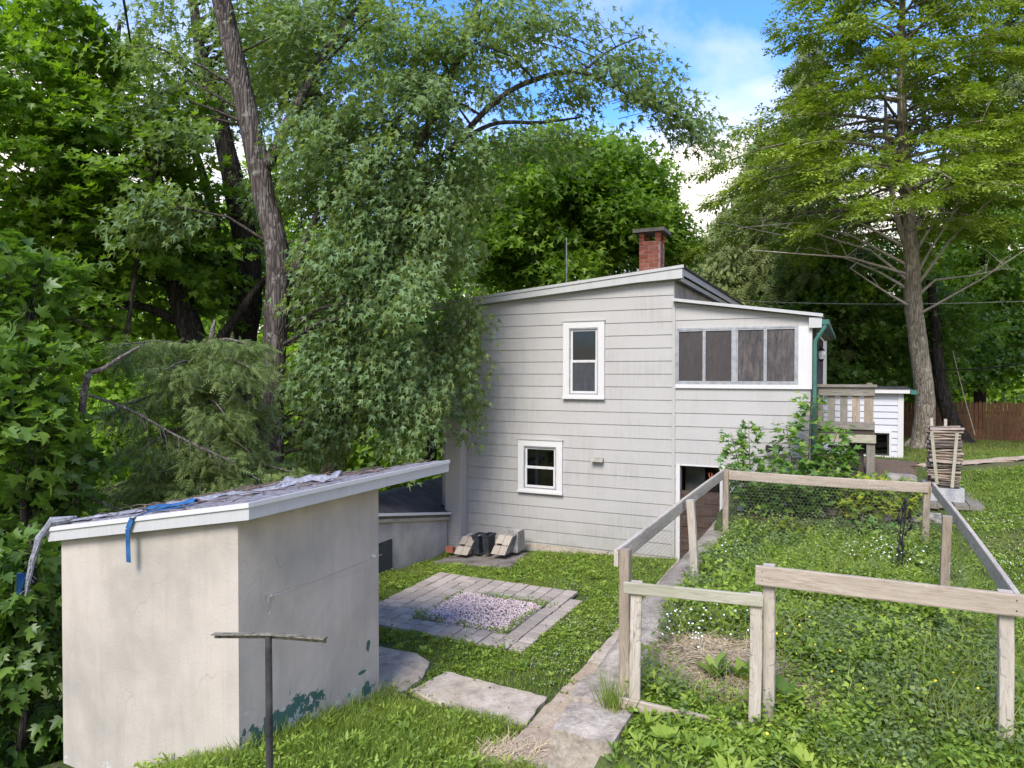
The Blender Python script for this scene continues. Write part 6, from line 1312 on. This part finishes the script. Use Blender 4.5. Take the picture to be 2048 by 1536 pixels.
dr = patchy(x+3, y, .35); k = RNG.random(len(a)) < .5; blades('grass', 'shaded lawn between the hemlock and the board fence', a[k], b[k], x[k], y[k], RNG.uniform(.04, .08, k.sum()), .02, 'grass_blade', BLADE1, 1.1, .35)
k = ~k & (dr > .3); blades('dry_grass', 'worn yellowish grass under the hemlock', a[k], b[k], x[k], y[k], RNG.uniform(.03, .06, k.sum()), .02, 'grass_dry', BLADE1, 1.2)
def plants(name, label, a, b, nl, hs, size, mat, tm, rise=.4, stem=True):
    """many small upright weeds: leaves spiralling up short stems"""
    hs = hs*frontlow(a, b); n = len(a); x, y, _ = P(a, b, 0); z = height(x, y); h = hs; k = np.arange(nl); f = (k+.5)/nl
    th = RNG.uniform(0, 6.283, n)[:, None]+k[None]*2.399; lx = RNG.normal(size=(n, 1))*.2*h[:, None]*f; ly = RNG.normal(size=(n, 1))*.2*h[:, None]*f
    C = np.stack([x[:, None]+lx+np.cos(th)*.01, y[:, None]+ly+np.sin(th)*.01, z[:, None]+h[:, None]*f], -1).reshape(-1, 3)
    D = np.stack([np.cos(th), np.sin(th), rise+0*th+RNG.normal(size=th.shape)*.3], -1).reshape(-1, 3); S = (size[:, None]*(1.15-.6*f)[None]*RNG.uniform(.8, 1.2, (n, nl))).ravel()
    tn = np.repeat(RNG.uniform(0, .7, n), nl)+.3*RNG.random(n*nl)+.15*np.tile(f, n)
    o = leaves_at(name, None, C, D, RNG.normal(size=C.shape)*.35+[0, 0, 1], S, tm, mat, tn); o['kind'] = 'stuff'; return tag(o, label, 'weeds')
a, b, x, y = scatter(2400, 1.4, 4.25, -8.0, -2.0, garden_mask); k = patchy(x+2, y+9, 1.4) > .35; plants('garden_weeds', 'upright leafy weeds standing above the garden ground cover', a[k], b[k], 11, RNG.uniform(.12, .42, k.sum())*(.4+.7*patchy(x[k]+2, y[k]+9, 1.4)), RNG.uniform(.05, .085, k.sum()), 'weed_leaf', OVAL)
a, b, x, y = scatter(800, 1.4, 4.25, -8.0, -2.0, garden_mask); plants('garden_weeds', 'dull green stalky weeds among the garden plants', a, b, 14, RNG.uniform(.15, .5, len(a)), RNG.uniform(.04, .07, len(a)), 'weed_dull', DIAM, .1)
a, b, x, y = scatter(900, 1.0, 6.0, -11.5, -7.7, lambda a, b, x, y: ((a > 1.5) | (b < -8.9)) & (y > 2)); plants('garden_weeds', 'dandelion and lettuce rosettes in front of the fence', a, b, 9, RNG.uniform(.03, .12, len(a)), RNG.uniform(.06, .15, len(a)), 'weed_leaf', NARROW, .8)
a, b, x, y = scatter(500, -2.5, 1.0, -11.5, -7.3, lawn_mask); plants('garden_weeds', 'leafy rosettes dotted through the foreground grass', a, b, 8, RNG.uniform(.03, .12, len(a)), RNG.uniform(.05, .13, len(a)), 'weed_leaf', NARROW, .8)
a, b, x, y = scatter(500, -4, .9, -6.3, -.2, lawn_mask); plants('garden_weeds', 'small rosettes in the patio lawn', a, b, 8, RNG.uniform(.02, .06, len(a)), RNG.uniform(.05, .10, len(a)), 'weed_leaf', OVAL, .4)
a, b, x, y = scatter(700, -4.5, 6.5, -11, 0, lambda a, b, x, y: (y > 2) & ~((a > 1.0) & (a < 1.3) & (b > -8)) & ~inr(a, b, (SA0, SA1, SB0, SB1), .05))
groundleaf('leaf_litter', 'scattered brown dead leaves lying in the grass', a, b, x, y, RNG.uniform(.025, .06, len(a)), .08, 'firewood_bark', DIAM, cat='leaves')
a, b, x, y = scatter(9000, 1.45, 4.25, -7.7, -2.2, garden_mask); k = patchy(x+4, y+1, 1.0) > .55; blades('grass', 'fine tall seeding grass in the middle of the garden', a[k], b[k], x[k], y[k], RNG.uniform(.2, .42, k.sum()), .005, 'grass_blade', BLADE, .9, .8)
# straw in the garden and by the wall end
def strawbed(name, label, ca_, cb_, ra, rb_, n):
    th = RNG.uniform(0, 6.283, n); r = np.sqrt(RNG.random(n)); a = ca_+np.cos(th)*r*ra; b = cb_+np.sin(th)*r*rb_; x, y, _ = P(a, b, 0); t2 = RNG.uniform(0, 6.283, n)
    D = np.stack([np.cos(t2), np.sin(t2), RNG.normal(size=n)*.18], 1); C = np.stack([x, y, height(x, y)+.01+.035*RNG.random(n)*(1-r)], 1); tm = (np.array([(-.018,0,0),(.018,0,0),(.012,1,0),(-.012,1,0)], float), np.array([(0,1,2),(0,2,3)]))
    o = leaves_at(name, None, C, D, RNG.normal(size=(n, 3))*.3+[0,0,1], RNG.uniform(.08, .22, n), tm, 'straw'); o['kind'] = 'stuff'; return tag(o, label, 'straw')
strawbed('straw', 'patch of pale straw inside the garden behind the gate', 1.95, -6.95, .62, .58, 5200); strawbed('straw', 'small straw patch beside the end of the retaining wall', .3, -7.85, .3, .38, 1300); strawbed('straw', 'straw showing through weeds in the front middle of the garden', 2.75, -7.4, .35, .35, 900)
# flowers
def flowers(name, label, a, b, size, hmax, mat, petals=True, cat='flowers'):
    n = len(a); x, y, _ = P(a, b, 0); z = height(x, y)+hmax*RNG.uniform(.6, 1.1, n); C = np.stack([x, y, z], 1); k = 7
    t = np.linspace(0, 2*np.pi, k, endpoint=False); T0 = np.concatenate([[(0,0,.12)], np.stack([np.cos(t), np.sin(t), np.zeros(k)], 1)*.5]); F0 = np.array([(0, i+1, (i+1)%k+1) for i in range(k)])
    if not petals: T0 = octv; F0 = octf
    R = frames(RNG.normal(size=(n, 3))*.3+[1,0,0], RNG.normal(size=(n, 3))*.35+[0,-.3,1]); V, F = instances(T0, F0, C, size*RNG.uniform(.7, 1.2, n), R); o = mesh_obj(name, V, F, mat); o['kind'] = 'stuff'; return tag(o, label, cat)
def blob(n, specs):
    A = []; B = []
    for (ca_, cb_, s, w) in specs: k = int(n*w); A.append(RNG.normal(size=k)*s+ca_); B.append(RNG.normal(size=k)*s+cb_)
    return np.concatenate(A), np.concatenate(B)
ds1 = AB(*at(1290, 1290, 6.9)[:2]); ds2 = AB(*at(1770, 1105, 9.0)[:2]); ds3 = AB(*at(1440, 1130, 9.2)[:2])
a, b = blob(230, [(ds1[0]+.25, ds1[1], .28, .45), (ds2[0], ds2[1], .35, .45), (ds3[0], ds3[1], .2, .12)]); k = a > 1.4; flowers('daisies', 'small white daisies scattered among the garden weeds', a[k], b[k], .019, .30, 'petal_white')
a, b, x, y = scatter(1500, -1.5, .8, -6.3, -2.2, lawn_mask); k = patchy(x+1, y+8, .8)+.2*(a > -.8) > .5; flowers('clover_flowers', 'white clover heads in the lawn between patio and path', a[k], b[k], .013, .07, 'petal_clover', False)
a, b, x, y = scatter(1900, 4.6, 9, -7, -1, None); k = patchy(x+1, y+8, .7) > .45; flowers('clover_flowers', 'clover heads dotting the lawn right of the garden', a[k], b[k], .017, .08, 'petal_clover', False)
a, b = blob(26, [(3.3, -6.8, .6, 1)]); flowers('yellow_flowers', 'a few small yellow flowers in the front right of the garden', a, b, .02, .34, 'petal_yellow')
# single plants one can point to
def rosette(name, label, a, b, n, L, mat, rise=.6, w=.3, cat='plant', tm=OVAL, h0=0.0):
    x, y, _ = P(a, b, 0); z = float(height(x, y)); t = thing(name, (x, y, z), label, cat); th = np.arange(n)*2.399; f = np.arange(n)/n; D = np.stack([np.cos(th), np.sin(th), rise*(.3+f*1.4)], 1)
    C = np.stack([x+np.cos(th)*.015, y+np.sin(th)*.015, z+h0*f], 1); T = tm[0]*[w/.3, 1, 1]; leaves_at('foliage', t, C, D, np.array([0,0,1])+RNG.normal(size=(n, 3))*.2+np.stack([-np.cos(th), -np.sin(th), np.zeros(n)], 1)*.3, L*RNG.uniform(.8, 1.15, n), (T, tm[1]), mat)
    if h0: m = MB(); m.tube([(x, y, z-.03), (x, y, z+h0)], [.008, .004], 5); m.build('stem', 'weed_leaf', t)
    return t
for (u, v, Y, n, L, rise, w, h0, lab) in [(1570,1405,5.6,20,.17,.5,.45,.16,'bright broad-leaved plant at the right foot of the gate'),(1430,1330,6.2,10,.24,1.3,.3,0,'upright dock leaves in the straw behind the gate'),(1490,1340,6.1,9,.22,1.3,.3,0,'second upright dock plant, right of the straw patch'),
    (1640,1330,6.3,12,.24,1.2,.3,0,'dock plant with erect leaves in the middle front of the garden'),(1710,1340,6.1,12,.25,1.2,.28,0,'tall wavy dock leaves right of the garden centre'),(1800,1280,6.6,10,.22,1.1,.3,0,'dock leaves near the right middle post of the garden'),
    (920,1500,5.9,9,.17,.3,.5,0,'broad burdock leaves in the foreground grass'),(1330,1450,5.3,12,.12,.5,.4,0,'lettuce-like weed in front of the gate'),(1420,1480,5.1,12,.12,.6,.35,0,'leafy weed below the middle of the gate board'),(1250,1490,5,10,.11,.5,.4,0,'weed growing against the end of the retaining wall'),
    (1600,1490,4.9,14,.13,.6,.35,0,'dandelion clump in front of the garden, centre'),(1350,1240,7.5,12,.15,.5,.4,.1,'leafy plant behind the gate top board'),(1700,1470,5.0,14,.13,.6,.35,0,'dandelion clump in front of the garden, right of centre'),(1493,1062,9.9,14,.13,.6,.3,.45,'tall pale-leaved weed right of the back left post')]:
    c = at(u, v, Y); aa_, bb_ = AB(c[0], c[1]); rosette('weed_plant', lab, aa_, bb_, n, L, 'weed_leaf', rise, w, 'weed', OVAL, h0)
c = at(1228, 1375, 5.75); aa_, bb_ = AB(c[0], c[1]); xx, yy = c[0], c[1]; t = thing('grass_tuft', (xx, yy, .8), 'tall wispy grass tuft at the foot of the left gate post', 'grass tuft'); n = 160
th = RNG.uniform(0, 6.283, n); C = np.stack([xx+RNG.normal(size=n)*.05, yy+RNG.normal(size=n)*.05, np.full(n, .79)], 1); D = np.stack([np.cos(th)*.6, np.sin(th)*.6, np.ones(n)*1.3], 1); leaves_at('foliage', t, C, D, RNG.normal(size=(n, 3)), RNG.uniform(.15, .42, n), (np.array([(-.012,0,0),(.012,0,0),(0,1,0)], float), np.array([(0,1,2)])), 'grass_blade')
# weeds in the patio joints and round the gravel
a = np.concatenate([RNG.uniform(GA0, GA1, 900), RNG.uniform(GA0, GA1, 500), GA0+RNG.random(500)*.1, GA1-RNG.random(600)*.12]); b = np.concatenate([GB1-RNG.random(900)**1.5*.14, GB0+RNG.random(500)*.07, RNG.uniform(GB0, GB1, 500), RNG.uniform(GB0, GB1, 600)])
x, y, _ = P(a, b, 0); k = patchy(x, y, 3) > .25; groundleaf('joint_weeds', 'small weeds ringing the gravel square', a[k], b[k], x[k], y[k], RNG.uniform(.02, .05, k.sum()), .10, 'weed_leaf', OVAL)
a, b = blob(420, [(-1.1, -3.6, .12, .5), (-1.0, -5.3, .1, .2), (-1.6, -5.35, .1, .2)]); x, y, _ = P(a, b, 0); groundleaf('joint_weeds', 'weeds sprouting through the right-hand pavers', a, b, x, y, RNG.uniform(.02, .04, len(a)), .06, 'weed_dull', OVAL)
